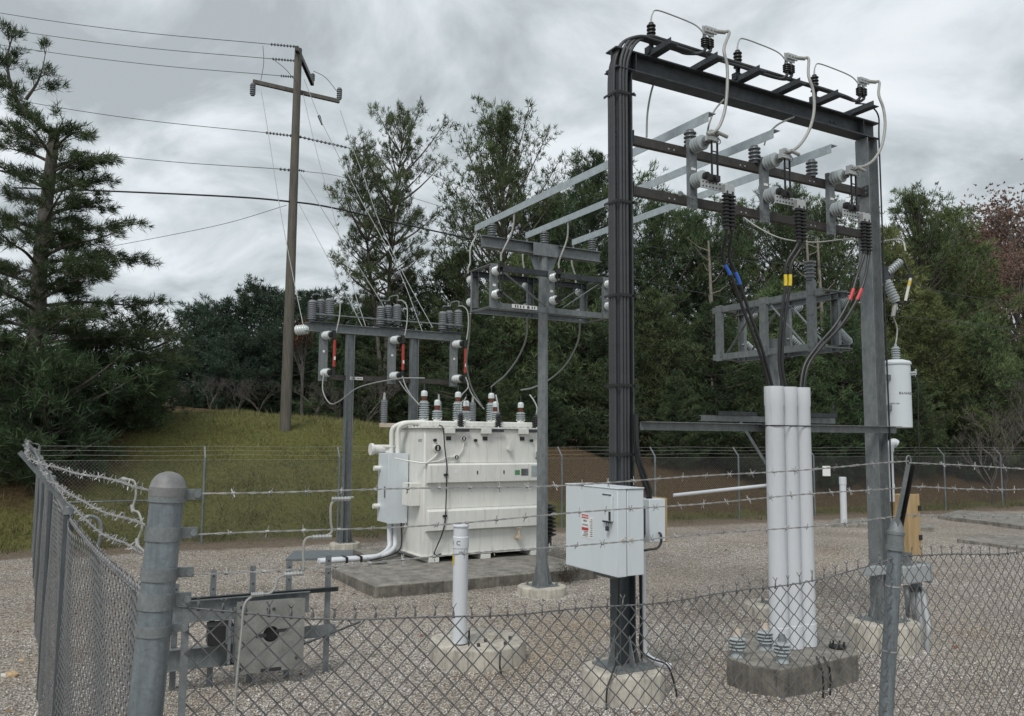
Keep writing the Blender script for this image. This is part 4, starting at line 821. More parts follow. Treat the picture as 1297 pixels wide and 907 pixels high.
for k in range(4):
    q0 = at(1147+7*k, 742, 11.35); q1 = gr(1149+8.5*k, 806+5*k+3)
    wire('grey_conduit', [q0, q0-Z*.12+A*.02, q0.lerp(q1, .45)+A*.03+Z*.02, q1+Z*.28+A*.04, q1+Z*.1, q1-Z*.05], .034, 'pvc_grey', f'grey plastic conduit bending from the trough to the ground, {("first", "second", "third", "fourth")[k]} from the column', 'conduit', 'conduits under the trough', n=12)

# ------------------------------------------------------------------ rear switch structure
Q = Vector((-3.97, 20.0, 0)); q = thing('fuse_rack', 'grey steel rack with red fuse tubes and three arrester groups behind the transformer', 'fuse rack', Q, TH)
for k, x in enumerate((0, 1.69)):
    MB().hbeam((x, 0, .2), (x, 0, 5.2), .19, .17, (1, 0, 0)).build('column', 'galv', q); base_plate(q, x, 0, .18, .21, .42, .10)
    p = L2W(Q, x, 0, 0); footing('concrete_footing', ('small pale footing under the left leg of the fuse rack', 'pale footing under the right leg of the fuse rack behind the transformer')[k], p.x, p.y, .36, .18)
MB().hbeam((-1.12, 0, 5.32), (3.0, 0, 5.32), .21, .17, (0, 0, 1)).build('top_beam', 'galv', q)
MB().chan((-.68, 0, 4.14), (2.8, 0, 4.14), .12, .05, (0, 1, 0), (0, 0, 1)).build('lower_rail', 'beam_brown', q)
MB().b6(.02, .34, -.0125, -.0065, 4.10, 4.17).build('name_plate', 'sign_w', q)
mb = MB(); [mb.b6(.05+.035*i, .07+.035*i, -.0145, -.013, 4.115, 4.155) for i in (0, 1, 2, 4, 5, 6, 7)]; mb.build('faded_marking', 'ink', q)
MB().bar((-.9, -.12, 5.63), (3.0, -.12, 5.63), .05, .03).build('support_rail', 'galv', q)
for k, x in enumerate((-.68, 1.06, 2.77)):
    u_ = MB().chan((x, -.10, 4.03), (x, -.10, 5.2), .20, .07, (0, 1, 0), (1, 0, 0)).build('fuse_channel', 'galv', q)
    MB().b6(x-.025, x+.025, -.107, -.105, 4.72, 4.77).build('small_tag', 'sign_w', u_)
    for z in (5.12, 4.22):
        i = MB().insul((x, -.107, z), (.3, -1, 0), .27, .105, 3, 20, .86, endr=.09).build('insulator', 'porc_p', q); e = Vector((x, -.107, z))+Vector((.3, -1, 0)).normalized()*.27
        MB().cyl(e, e+Vector((.3, -1, 0)).normalized()*.08, .07).b6(e.x+.02, e.x+.10, e.y-.11, e.y-.03, z-.1, z+.1).build('end_cap', 'black', i)
    xx = x+.16; f_ = MB().cyl((xx, -.43, 5.0), (xx, -.43, 4.36), .036, None, 12).build('fuse_tube', 'red', q)
    MB().b6(xx-.02, xx+.02, -.470, -.4665, 4.52, 4.60).build('fuse_marking', 'sign_w', f_); MB().cyl((xx, -.43, 4.34), (xx, -.43, 4.18), .028).cyl((xx, -.43, 5.01), (xx, -.43, 5.12), .03).build('ferrule', 'black', f_)
    # arrester groups
    for dx, dy, zz in ((-.22, .10, 5.47), (.02, .22, 5.53), (.17, -.02, 5.53)):
        s_ = MB().insul((x+dx-.03, dy, zz), Z, .52, .115, 9, 18, .80, endr=.07).build('arrester', 'arr', q); MB().cyl((x+dx-.03, dy, zz+.52), (x+dx-.03, dy, zz+.60), .02).build('terminal', 'black', s_)
    MB().tube(smooth_path([(x-.25, .1, 6.10), (x-.22, .1, 6.14), (x+.0, .2, 6.17), (x+.02, .2, 6.26), (x+.14, -.02, 6.28), (x+.15, -.02, 6.14)], 4), .018, 6).build('bus_strap', 'porc_d', q)
    MB().b6(x-.35, x+.28, -.16, .34, 5.43, 5.455).build('arrester_plate', 'galv_dark', q)
    wire('arrester_jumper', [(x+.15, -.03, 6.16), (x+.26, -.1, 6.14), (x+.33, -.2, 5.98), (x+.30, -.3, 5.6), (x+.20, -.40, 5.2), (x+.16, -.42, 5.12)], .015, 'jump_pale', parent=q)
i = MB().insul((-1.0, .05, 5.28), (-.8, .4, -.12), .34, .13, 5, 20, .85, endr=.09).build('end_insulator', 'porc_p', q)

# leads at the rear rack
LR = [([(410, 472), (409, 495), (418, 511), (430, 508), (450, 493), (470, 486), (490, 482), (510, 479), (538, 479)], 19.4, 17.8, 'looping grey lead from the left fuse to the first transformer bushing'),
      ([(510, 477), (513, 487), (520, 500), (531, 513)], 19.8, 17.6, 'short pale lead falling from the middle fuse to the transformer'),
      ([(506, 483), (512, 492), (520, 502)], 20, 18.5, 'short grey wire running beside the lead from the middle fuse'),
      ([(590, 478), (593, 490), (585, 500), (578, 510), (576, 520)], 20.2, 17.8, 'pale lead hanging from the right fuse to the middle bushings'),
      ([(592, 486), (597, 498), (606, 510), (613, 518)], 20.2, 17.8, 'grey lead passing from the right fuse toward the right bushings')]
for pts, ya, yb, lb in LR: wire('fuse_lead', [at(u, v, ya+(yb-ya)*i/(len(pts)-1)) for i, (u, v) in enumerate(pts)], .014, 'jump_pale' if 'pale' in lb else 'jumper', lb, 'wire', 'leads below the fuse rack')

# ------------------------------------------------------------------ big transformer
K = Vector((-1.77, 16.83, 0)); t = thing('power_transformer', 'large white oil filled transformer with grey bushings on a concrete pad', 'transformer', (K.x, K.y, 0), TH)
W, D, z0, z1 = 2.80, 1.70, .30, 2.90
MB().b6(0, W, 0, D, z0, z1).build('tank', 'white', t, bevel=.025)
MB().b6(-.05, W+.05, -.05, D+.05, z1+.002, z1+.035).bolts([(x, -.02, z1+.035) for x in np.arange(.1, W, .16)]+[(-.02, y, z1+.035) for y in np.arange(.1, D, .16)], Z, .016, .02).build('lid', 'white', t, bevel=.006)
MB().b6(.10, W-.1, .12, D-.1, z1+.036, z1+.16).build('cover_dome', 'white', t, bevel=.03)
for za, zb in ((1.78, 2.19), (.82, 1.26)):
    mb = MB(); prof = [(-.002, za), (-.13, za+.02), (-.13, zb-.04), (-.10, zb-.012), (-.002, zb)]; n = len(prof)
    mb.add([(.05, y, z) for y, z in prof]+[(W-.02, y, z) for y, z in prof], [tuple(range(n)), tuple(range(2*n-1, n-1, -1))]+[(i, n+i, n+(i+1) % n, (i+1) % n) for i in range(n)]); mb.build('stiffener', 'white', t, bevel=.008)
for x in (.35, .68, 1.02, 1.45, 1.78, 2.10, 2.45): MB().b6(x-.004, x+.004, -.006, -.001, 2.22, 2.88).build('panel_seam', 'white', t)
for x in (.42, 1.27, 2.18):
    MB().b6(x, x+.22, -.11, -.002, z1-.10, z1+.0).build('lid_clamp', 'white', t, bevel=.006); MB().b6(x+.06, x+.17, -.012, -.001, z1-.24, z1-.16).build('lifting_hook_slot', 'ink', t)
for x in (.80, 1.62, 2.52): MB().b6(x-.15, x+.17, -.10, -.06, z1-.06, z1+.001).build('lid_bracket', 'galv_dark', t)
for x in (.22, 1.15, 2.52): MB().cyl((x, -.001, 2.66), (x, -.06, 2.66), .032).build('sensor_plug', 'black', t)
def gauge(x, z, r): 
    g = MB().cyl((x, -.001, z), (x, -.06, z), r, None, 20).build('gauge', 'white', t); MB().cyl((x, -.061, z), (x, -.068, z), r*.8, None, 20).build('gauge_face', 'ink', g); MB().b6(x-.01, x+.01, -.071, -.069, z-r*.5, z+r*.5).build('gauge_needle', 'sign_w', g)
gauge(.27, 2.50, .085); gauge(.86, 2.70, .06); gauge(.70, 2.31, .055)
wire('capillary_conduit', [(.27, -.03, 2.42), (.25, -.035, 2.36), (.10, -.035, 2.24), (-.03, -.05, 2.20), (-.3, .2, 2.24), (-.4, .6, 2.28)], .016, 'white', parent=t)
wire('capillary_conduit', [(.86, -.03, 2.64), (.85, -.04, 2.5), (.78, -.03, 2.38), (.70, -.03, 2.33), (.5, -.03, 2.31), (.3, -.03, 2.24), (.0, -.03, 2.20)], .013, 'white', parent=t)
MB().cyl((1.95, -.002, 2.48), (1.95, -.10, 2.48), .045).cyl((1.95, -.07, 2.52), (1.95, -.07, 2.62), .03).build('valve', 'white', t)
MB().cyl((2.66, -.002, 2.28), (2.66, -.07, 2.28), .03).b6(2.64, 2.68, -.07, -.03, 2.25, 2.42).build('valve', 'galv', t)
MB().cyl((2.17, -.002, .60), (2.17, -.18, .60), .05).cyl((2.17, -.12, .64), (2.17, -.12, .80), .028).lathe((2.17, -.12, .80), Z, [(0, .06), (.015, .06)], 12).build('drain_valve', 'rust', t)
MB().cyl((2.12, -.005, .92), (2.12, -.03, .92), .045).build('ground_boss', 'galv', t)
MB().b6(2.05, 2.17, -.134, -.1315, 1.93, 2.03).build('green_notice', 'green_s', t); npl = MB().b6(2.20, 2.38, -.134, -.1315, 1.91, 2.06).build('nameplate', 'galv', t)
mb = MB(); [mb.b6(2.215, 2.215+random.uniform(.08, .14), -.1355, -.1345, 1.925+.02*i, 1.934+.02*i) for i in range(6)]; mb.build('nameplate_print', 'ink', npl)
MB().b6(2.46, 2.68, -.134, -.1315, 1.88, 2.12).build('rating_plate', 'galv_new', t); MB().b6(.62, .72, -.134, -.1315, 1.98, 2.06).build('white_sticker', 'sign_w', t)
for x in (1.15, 1.78): MB().b6(x-.012, x+.012, -.14, -.1315, 1.96, 2.03).build('hook_eye', 'ink', t)
for x, z in ((.42, 1.96), (.41, 1.13)): MB().b6(x-.04, x+.05, -.16, -.1315, z-.02, z+.02).build('cable_clip', 'black', t)
wire('ground_cable', [(.33, .02, 2.97), (.36, -.11, 2.9), (.40, -.12, 2.5), (.44, -.145, 2.15), (.435, -.155, 1.95), (.43, -.155, 1.4), (.41, -.155, 1.0), (.36, -.12, .75), (.30, -.06, .55), (.24, -.05, .40), (.28, -.05, .34), (.40, -.02, .36)], .0125, 'rubber', parent=t)
text('stencil', 'RH2T', .085, 'ink', t, (-.0015, .22, 2.62), (R_(90), 0, R_(-90)))
bf2 = MB()
for a_, b_, c_, d_ in ((-.045, W+.045, -.045, -.001), (-.045, -.001, 0, D)): bf2.b6(a_, b_, c_, d_, .315, .335)
bf2.bolts([(x, -.024, .335) for x in np.arange(.1, W, .22)], Z, .014, .016).build('base_flange', 'white', t)
for z in (.80, 1.28, 1.76, 2.205): MB().tube([(.03, -.003, z), (W-.03, -.003, z)], .005, 5).build('weld_bead', 'white', t)
for x in (.12, 1.3, 2.5): MB().b6(x, x+.22, -.06, D+.06, .202, .298).build('skid', 'white', t, bevel=.006)
# bushings
def bushing(x, y, H_, r, sheds, cap=.11, mm='porc'):
    b = MB().cyl((x, y, z1+.03), (x, y, z1+.20), r*.95, r*.75, 18).bolts([(x+r*.9*math.cos(a), y+r*.9*math.sin(a), z1+.2) for a in np.linspace(0, 5.2, 6)], Z, .014, .02).build('bushing_flange', 'white', t)
    MB().insul((x, y, z1+.20), Z, H_, r, sheds, 20, .74).build('bushing_sheds', mm, b)
    zt = z1+.20+H_; MB().cyl((x, y, zt), (x, y, zt+cap*.9), r*.52, None, 18).build('oil_glass', 'amber', b)
    MB().lathe((x, y, zt+cap*.9), Z, [(0, r*.62), (.075, r*.62), (.10, r*.56), (.118, r*.40), (.126, r*.15)], 18).build('bushing_cap', 'porc_p', b); MB().cyl((x, y, zt+cap*.9+.125), (x, y, zt+cap*.9+.27), .013).build('stud', 'galv_dark', b)
for x in (.34, 1.15, 1.98): bushing(x, .85, .40, .115, 7)
for x in (.46, 1.14, 1.86, 2.50): bushing(x, .42, .19, .11, 4)
for x in (.86, 1.76, 2.72):
    a_ = MB().insul((x, .10, z1+.02), Z, .30, .075 if x < 2 else .105, 6, 18, .6).build('low_arrester', 'porc_b', t); MB().cyl((x, .10, z1+.32), (x, .10, z1+.36), .03).build('arrester_terminal', 'galv', a_)
wire('arrester_tail', [(2.72, .10, z1+.36), (2.74, .12, z1+.5), (2.70, .2, z1+.66), (2.66, .3, z1+.78)], .016, 'alu', parent=t)
wire('arrester_tail', [(1.76, .10, z1+.36), (1.76, .14, z1+.55), (1.80, .3, z1+.75)], .016, 'alu', parent=t)
wire('arrester_tail', [(.86, .10, z1+.36), (.92, .2, z1+.55), (1.04, .3, z1+.62), (1.12, .4, z1+.68)], .013, 'jump_pale', parent=t)
# arrester arm at the rear left
MB().b6(-.30, 2.3, D+.02, D+.15, z1+.03, z1+.12).build('arrester_arm', 'rust', t, bevel=.004)
for k, x in enumerate((-.22, 1.10, 1.98)):
    a_ = MB().insul((x, D+.08, z1+.12), Z, .52, .08, 11, 18, .82).build('tall_arrester', 'arr', t); MB().cyl((x, D+.08, z1+.64), (x, D+.08, z1+.80), .035, .02).build('arrester_terminal', 'jump_pale', a_)
# control cabinet on the left face, with conduits
cbx = MB().b6(-.46, -.03, .80, 1.42, .93, 2.37).build('control_cabinet', 'box', t, bevel=.008)
MB().b6(-.47, -.02, .786, .7985, .92, 2.38).build('cabinet_door', 'box', cbx, bevel=.005); MB().b6(-.475, -.461, .95, 1.0, 1.45, 1.68).build('cabinet_handle', 'galv', cbx)
for z in (1.25, 2.05): MB().cyl((-.461, 1.3, z), (-.60, 1.3, z), .055).build('cabinet_stud', 'white', cbx)
MB().b6(-.22, -.001, .18, .62, 1.32, 1.78).build('side_pocket', 'white', t, bevel=.008)
for k in range(2): wire('top_conduit', [(-.20-.11*k, .95+.1*k, 2.38), (-.20-.11*k, .95+.1*k, 2.6), (-.20-.10*k, .93+.1*k, 2.88), (-.10-.05*k, .8+.12*k, 3.0), (.06, .6+.2*k, 3.03), (.2, .45+.25*k, 3.03)], .05, 'white', parent=t, n=12)
MB().cyl((-.1, 1.5, 2.45), (-.55, 1.5, 2.45), .10, None, 18).cyl((-.56, 1.5, 2.45), (-.62, 1.5, 2.45), .13, None, 18).build('radiator_flange', 'white', t)
MB().lathe((-.3, 1.15, 2.381), Z, [(0, .1), (.10, .1), (.12, .15), (.15, .15)], 18).build('cable_bell', 'white', t)
for k in range(2):
    pts = [(-.34+.12*k, 1.0, .93), (-.34+.12*k, .98, .62), (-.38+.12*k, .90, .42), (-.62+.1*k, .76, .30), (-1.0, .70-.0*k+.12*k, .255+.01), (-1.9, .68+.12*k, .255+.01)]
    wire('white_conduit', pts, .05, 'pvc', parent=t, n=12)
wire('black_lead', [(-.16, .78, .93), (-.15, .76, .62), (-.2, .70, .42), (-.4, .62, .32), (-.7, .58, .26), (-.95, .56, .235)], .016, 'rubber', parent=t)
for x in (-1.1, -1.4): MB().b6(x, x+.05, .6, .9, .318, .325).b6(x, x+.05, .59, .6, .21, .325).build('conduit_strap', 'black', t)
cyl_ = MB()
for k in range(8): cyl_.lathe((W+.28, .2, .55+.085*k), Z, [(0, .10), (.03, .19), (.05, .19), (.075, .10)], 18)
cyl_.cyl((W+.28, .2, .30), (W+.28, .2, 1.25), .09).build('ribbed_bushing', 'porc_b', t)
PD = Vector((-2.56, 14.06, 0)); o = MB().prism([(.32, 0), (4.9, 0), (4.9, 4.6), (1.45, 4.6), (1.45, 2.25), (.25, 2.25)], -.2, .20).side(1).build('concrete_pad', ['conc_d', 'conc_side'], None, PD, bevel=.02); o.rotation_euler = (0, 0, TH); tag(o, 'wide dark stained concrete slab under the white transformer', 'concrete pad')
pl_ = [(p.x, p.y) for p in (gr(362, 711), gr(372, 701), gr(477, 699), gr(455, 709))]; c0 = gr(415, 706)
o = MB().prism([(x-c0.x, y-c0.y) for x, y in pl_], .0, .06).build('trench_lid', 'lid', None, c0, bevel=.006); tag(o, 'slate grey cable trench lid lying on the gravel left of the transformer', 'trench lid')

# ------------------------------------------------------------------ marker post and its footing
mk = Vector((-.40, 10.48, 0)); o = footing('concrete_footing', 'broad round concrete footing in the foreground with marker post and bolts', mk.x, mk.y, .60, .26)
for k, (u, v) in enumerate(((606, 817), (615, 811), (640, 815), (646, 808))):
    p = gr(u, v, .262); MB().cyl(p-mk, p-mk+Z*.035, .022, None, 6).build('anchor_bolt', 'galv_dark', o)
p = gr(627, 806, .262)-mk; MB().lathe(p, Z, [(0, .085), (.045, .085), (.05, .06)], 18).build('pipe_stub', 'conc', o)
for k, (u, v) in enumerate(((594, 814), (634, 827))): MB().tube(smooth_path([gr(u, v-3, .262)-mk+Z*.14, gr(u, v-2, .262)-mk+Z*.02, gr(u-1, v+14, .2)-mk, gr(u+1, v+24, .02)-mk, gr(u+4, v+28, -.02)-mk][k*1:], 4), .012, 7).build('ground_lead', 'rubber', o)
mp_ = gr(582, 814, .262); o = thing('marker_post', 'short white plastic marker post lettered C on the broad round footing', 'marker post', mp_, TH)
MB().lathe((0, 0, 0), Z, [(0, .092), (1.12, .092), (1.13, .099), (1.26, .099), (1.27, .092), (1.38, .092), (1.385, .104), (1.40, .104), (1.41, .095), (1.415, .04)], 32).build('post_body', 'pvc', o)
a_c = math.atan2(-mp_.y, -mp_.x)-TH
text('letter', 'C', .075, 'ink', o, (.1*math.cos(a_c-.30), .1*math.sin(a_c-.30), 1.17), (R_(90), 0, a_c-.30+R_(90)))
text('letter', 'I', .075, 'ink', o, (.1*math.cos(a_c-1.1), .1*math.sin(a_c-1.1), 1.17), (R_(90), 0, a_c-1.1+R_(90)))
for i in range(8): aa = a_c-.2+i*.105; MB().b6(-.001, .001, -.0035, .0035, 0, random.uniform(.016, .022)).build('small_print', 'ink', o, (.0925*math.cos(aa), .0925*math.sin(aa), 1.075))
aa = a_c-1.25; s_ = MB().b6(-.001, .001, -.03, .03, 0, .13).build('yellow_sticker', 'yellow', o, (.0935*math.cos(aa), .0935*math.sin(aa), .93)); s_.rotation_euler = (0, 0, aa)

# ------------------------------------------------------------------ low strut rack in the left foreground
RK = Vector((-3.52, 9.18, 0)); rk = thing('strut_rack', 'low galvanised rack of channels and perforated uprights behind the corner post', 'steel rack', RK, R_(24))
for x, zt in ((-.12, 1.12), (.26, 1.24), (.68, 1.27), (1.08, 1.29), (1.53, 1.34)):
    u_ = MB().chan((x, .03, -.1), (x, .03, zt), .062, .03, (0, 1, 0), (1, 0, 0), .005); u_.bolts([(x, .027, zt-.06), (x, .027, zt-.2)], (0, -1, 0), .011, .004, 1); u_.build('upright', ['galv', 'ink'], rk)
MB().ang((-.2, -.02, .97), (1.64, -.02, .985), .05, (0, -1, 0), (0, 0, -1), .006).build('top_angle', 'galv_dark', rk)
MB().chan((-.2, -.045, .835), (1.3, -.045, .85), .23, .06, (0, -1, 0), (0, 0, 1), .007).build('upper_channel', 'galv', rk)
MB().chan((-.25, -.045, .34), (.95, -.045, .35), .22, .07, (0, -1, 0), (0, 0, 1), .007).build('lower_channel', 'galv', rk)
MB().b6(1.0, 1.62, -.02, -.01, .42, .56).build('lower_flat', 'galv', rk)
MB().b6(.20, .46, -.30, -.06, .50, .71).build('dark_housing', 'black', rk, bevel=.006); MB().b6(.38, .455, -.312, -.303, .51, .69).build('housing_plate', 'galv', rk); MB().b6(.40, .43, -.33, -.315, .3, .88).build('side_strip', 'galv', rk); MB().b6(.46, .475, -.27, -.25, .3, .88).build('side_strip', 'galv', rk)
# plate with the keyhole
import bmesh
plate = MB(); nseg = 40; out = []; inn = []
xa, xb, za, zb = .48, 1.22, .16, .93; cxp, czp, rr = .86, .56, .085
for i in range(nseg):
    a = 2*math.pi*i/nseg; inn.append((cxp+rr*math.cos(a), czp+rr*math.sin(a)))
    k = 1/max(abs(math.cos(a))/(xb-cxp if math.cos(a) > 0 else cxp-xa), abs(math.sin(a))/(zb-czp if math.sin(a) > 0 else czp-za)); out.append((cxp+k*math.cos(a), czp+k*math.sin(a)))
n = nseg; vs = [(x, -.25, z) for x, z in inn]+[(x, -.25, z) for x, z in out]+[(x, -.24, z) for x, z in inn]+[(x, -.24, z) for x, z in out]; fs = []
for i in range(n):
    j = (i+1) % n; fs += [(i, n+i, n+j, j), (2*n+i, 2*n+j, 3*n+j, 3*n+i), (i, j, 2*n+j, 2*n+i), (n+i, 3*n+i, 3*n+j, n+j)]
pl_ = plate.add(vs, fs).build('keyhole_plate', 'galv_pale', rk, smooth=False)
MB().b6(cxp-.16, cxp-.05, -.2535, -.2505, czp-.028, czp+.012).build('slot', 'ink', pl_); MB().b6(cxp+.05, cxp+.18, -.2535, -.2505, czp+.015, czp+.05).build('slot', 'ink', pl_); MB().b6(.76, .98, -.2535, -.2505, .16, .20).build('slot', 'ink', pl_)
MB().b6(.66, 1.05, -.20, -.18, .42, .72).build('backing_plate', 'black', rk)
MB().bolts([(.54, -.251, .22), (1.14, -.251, .28), (.54, -.251, .87), (.82, -.251, .83), (.88, -.251, .83)], (0, -1, 0), .018, .008).build('plate_bolt', 'galv_dark', pl_)
for x in (.50, 1.16): MB().b6(x, x+.02, -.24, -.05, .75, .87).build('plate_standoff', 'galv', rk)
MB().cyl((1.2, -.20, .40), (1.85, -.28, .62), .012).build('rod', 'galv_dark', rk)

# ------------------------------------------------------------------ small things about the yard
def slab(label, pts, h, m='conc_d'):
    c = pts[0].copy(); c.z = hz(c.x, c.y); o = MB().prism([(p.x-c.x, p.y-c.y) for p in pts], -.1, h).build('concrete_slab', m, None, c, bevel=.015); return tag(o, label, 'concrete slab')
slab('long low concrete slab by the far fence at the right edge', [gr(1188, 657), gr(1300, 671), gr(1420, 684), gr(1420, 662), gr(1300, 655), gr(1215, 650)], .12)
slab('cracked concrete slab lying nearer on the gravel at the right edge', [gr(1212, 687), gr(1300, 699), gr(1400, 712), gr(1400, 690), gr(1300, 683), gr(1240, 681)], .10)
slab('narrow concrete slab behind the right column', [gr(1083, 667), gr(1182, 673), gr(1182, 668), gr(1090, 660)], .10)
slab('small concrete base under the far white post', [gr(1053, 668), gr(1087, 669), gr(1085, 662), gr(1057, 661)], .10)
p = gr(1069, 664, .1); o = thing('far_marker_post', 'slim white post standing far back beside the right column', 'marker post', p)
MB().lathe((0, 0, 0), Z, [(0, .10), (1.22, .10), (1.23, .112), (1.45, .112), (1.46, .09)], 18).build('post_body', 'pvc', o)
for k, (u, v, r, m, lb) in enumerate(((15, 857, .055, 'stone', 'small tan stone on the gravel outside the left fence'), (5, 857, .035, 'stone_w', 'small white stone beside the tan stone'), (27, 838, .03, 'stone', 'tiny brown stone close to the left fence'))):
    p = gr(u, v); mb = MB(); rr_ = random.Random(k); vs = []; ns = 9
    prof = [(-.6*r, r*.5), (-.2*r, r), (.3*r, r*.95), (.65*r, r*.55)]
    mb.lathe((0, 0, 0), Z, prof, ns); mb.v = [(x*rr_.uniform(.8, 1.5), y*rr_.uniform(.75, 1.05), z*rr_.uniform(.85, 1.2)) for x, y, z in mb.v]
    tag(mb.build('stone', m, None, p+Z*r*.3, smooth=False), lb, 'stone')
# ================================================================== UTILITY POLE AND LINES
up_b = at(362, 521, 27.5); ptop = at(378, 62, 27.4); ub = Vector((up_b.x, up_b.y, hz(up_b.x, up_b.y)))
o = thing('utility_pole', 'tall wooden utility pole with two crossarms standing on the grass bank', 'utility pole', ub)
MB().tube([(0, 0, -.5), (ptop-ub)*.5, ptop-ub], [.19, .155, .125], 18).build('pole_shaft', 'pole', o)
a0, a1 = at(375, 61, 27.05), at(396, 97, 29.9); a1.z = a0.z
MB().bar(a0-ub+Vector((.02, 0, 0)), a1-ub, .12, .17).build('crossarm', 'black', o)
c0, c1 = at(321, 104, 26.8), at(430, 128, 28.4); c1.z = c0.z; off = Vector((.0, -.2, 0))
MB().bar(c0-ub+off*.2, c1-ub+off*.2, .11, .13).build('crossarm', 'pole', o)
def string(p, q, par, n=8, r=.055):
    mb = MB(); d = (q-p); Ls = d.length; pr = [(0, .012)]
    for k in range(n): pr += [(Ls*(k+.2)/n, .02), (Ls*(k+.4)/n, r), (Ls*(k+.6)/n, r*.9), (Ls*(k+.8)/n, .02)]
    mb.lathe(p-ub, d, pr+[(Ls, .012)], 8); return mb.build('insulator_string', 'porc_d', par)
Lft = [((374, 59), (342, 56), (22, 20), 27.1, 30), ((374, 77), (344, 74.5), (33, 41), 28.4, 31), ((378, 98), (355, 96), (40, 63), 29.7, 32), ((370, 172), (336, 168), (50, 132), 27.4, 31), ((368, 215.5), (353, 214), (80, 189), 27.4, 31)]
lbl = ['topmost', 'second from top', 'third from top', 'fourth from top', 'fifth from top']
for k, (p, i_, e, Ya, Ye) in enumerate(Lft):
    P_, I_, E_ = at(*p, Ya), at(*i_, Ya+.05), at(*e, Ye); string(P_, I_, o, 8 if k < 4 else 3)
    X_ = E_+(E_-I_)*.6+Z*.35; m_ = I_.lerp(E_, .5)-Z*.10
    wire('power_line', [I_, m_, E_, X_], .011, 'cable_g', f'thin overhead line running left from the utility pole, {lbl[k]}', 'power line', 'overhead lines at the utility pole')
string(at(378, 173, 27.5), at(440, 187, 28.6), o, 12); string(at(378, 215.5, 27.5), at(386, 217, 27.6), o, 3)
wire('power_line', [at(440, 187, 28.6), at(520, 212, 31), at(600, 242, 34), at(760, 305, 41)], .011, 'cable_g', 'thin overhead line running right from the utility pole into the pines', 'power line', 'overhead lines at the utility pole')
wire('power_line', [at(386, 217, 27.6), at(440, 226, 29), at(560, 262, 33)], .009, 'cable_g', 'lower thin line running right from the utility pole into the pines', 'power line', 'overhead lines at the utility pole')
wire('telephone_cable', [at(20, 238, 30), at(135, 242, 29), at(290, 249, 27.9), at(363, 255, 27.3), at(420, 263, 28.5), at(520, 286, 31), at(640, 312, 35), at(800, 345, 40)], .030, 'rubber', 'thick dark bundled cable crossing the utility pole at mid height', 'cable')
wire('guy_wire', [at(363, 260, 27.4), at(290, 282, 28.6), at(215, 298, 29.6), at(120, 316, 31)], .009, 'cable_g', 'thin sagging wire running left below the thick cable on the utility pole', 'wire')
for k, (p, lb) in enumerate(((c0, 'a'), (c1, 'b'))):
    q_ = p-ub+off*.2+(Z*.07 if k else -Z*.07)
    MB().insul(q_, Z if k else -Z, .42, .10, 5, 12, .7).build('insulator', 'porc_d', o)
MB().insul(a1-ub+Z*.09, Z, .3, .09, 4, 12).build('insulator', 'porc_d', o)
MB().cyl(at(404, 147, 26.7)-ub, at(408, 158, 26.6)-ub, .05, .03).build('tension_clamp', 'black', o)
DW = [([(331, 116), (340, 170), (354, 260), (370, 344), (384, 412)], 26.8, 20.3, 'pale down wire from the left crossarm tip to the left end of the fuse rack', 'jump_pale'),
      ([(385, 100), (404, 147), (428, 196), (457, 253), (504, 340), (535, 420)], 27.3, 20.5, 'long down wire from the pole top to the right part of the fuse rack', 'jumper'),
      ([(384, 120), (400, 188), (418, 255), (443, 349), (463, 413)], 27.3, 20.3, 'pale down wire from the pole to the middle of the fuse rack', 'jump_pale'),
      ([(380, 220), (395, 243), (411, 270)], 27.3, 26, 'short dark guy strand leaving the utility pole to the right', 'jumper'),
      ([(379, 259), (411, 319), (436, 368), (460, 416)], 27.3, 20.3, 'lower pale down wire from the pole to the middle of the fuse rack', 'jump_pale'),
      ([(431, 140), (447, 188), (460, 222), (480, 280), (510, 345), (548, 415)], 28.4, 20.6, 'thin down wire from the right crossarm tip toward the fuse rack', 'jumper')]
DW[3][0].append((470, 362)); DW[3][0].append((500, 412))
for pts, ya, yb, lb, m_ in DW:
    if 'guy strand' in lb: yb = 20.5; lb = 'dark guy strand leaving the utility pole to the right'
    wire('down_wire', [at(u, v, ya+(yb-ya)*i/(len(pts)-1)) for i, (u, v) in enumerate(pts)], .010, m_, lb, 'wire', 'wires from the utility pole to the fuse rack')
for (p, q_, r_) in (((333, 58), (334, 80), (330, 104)), ((346, 75), (362, 88), (376, 105)), ((397, 90), (412, 98), (427, 116))): wire('pole_jumper', [at(*p, 27)-ub, at(*q_, 27)-ub, at(*r_, 27)-ub], .010, 'cable_g', parent=o)
for k, (y0, y1) in enumerate(((308, 326), (352, 392))):
    Yc = 37 if k == 0 else 35
    wire('far_line', [at(795, y0, Yc), at(940, y0+22+6*k, Yc), at(1100, (y0+y1)/2+25, Yc-1), at(1200, y1+45-30*k, Yc-2), at(1400, y1+72-35*k, Yc-3)], .012, 'cable_g', ('upper', 'lower')[k]+' dark line crossing in front of the pines at the right', 'power line', 'lines in front of the pines')

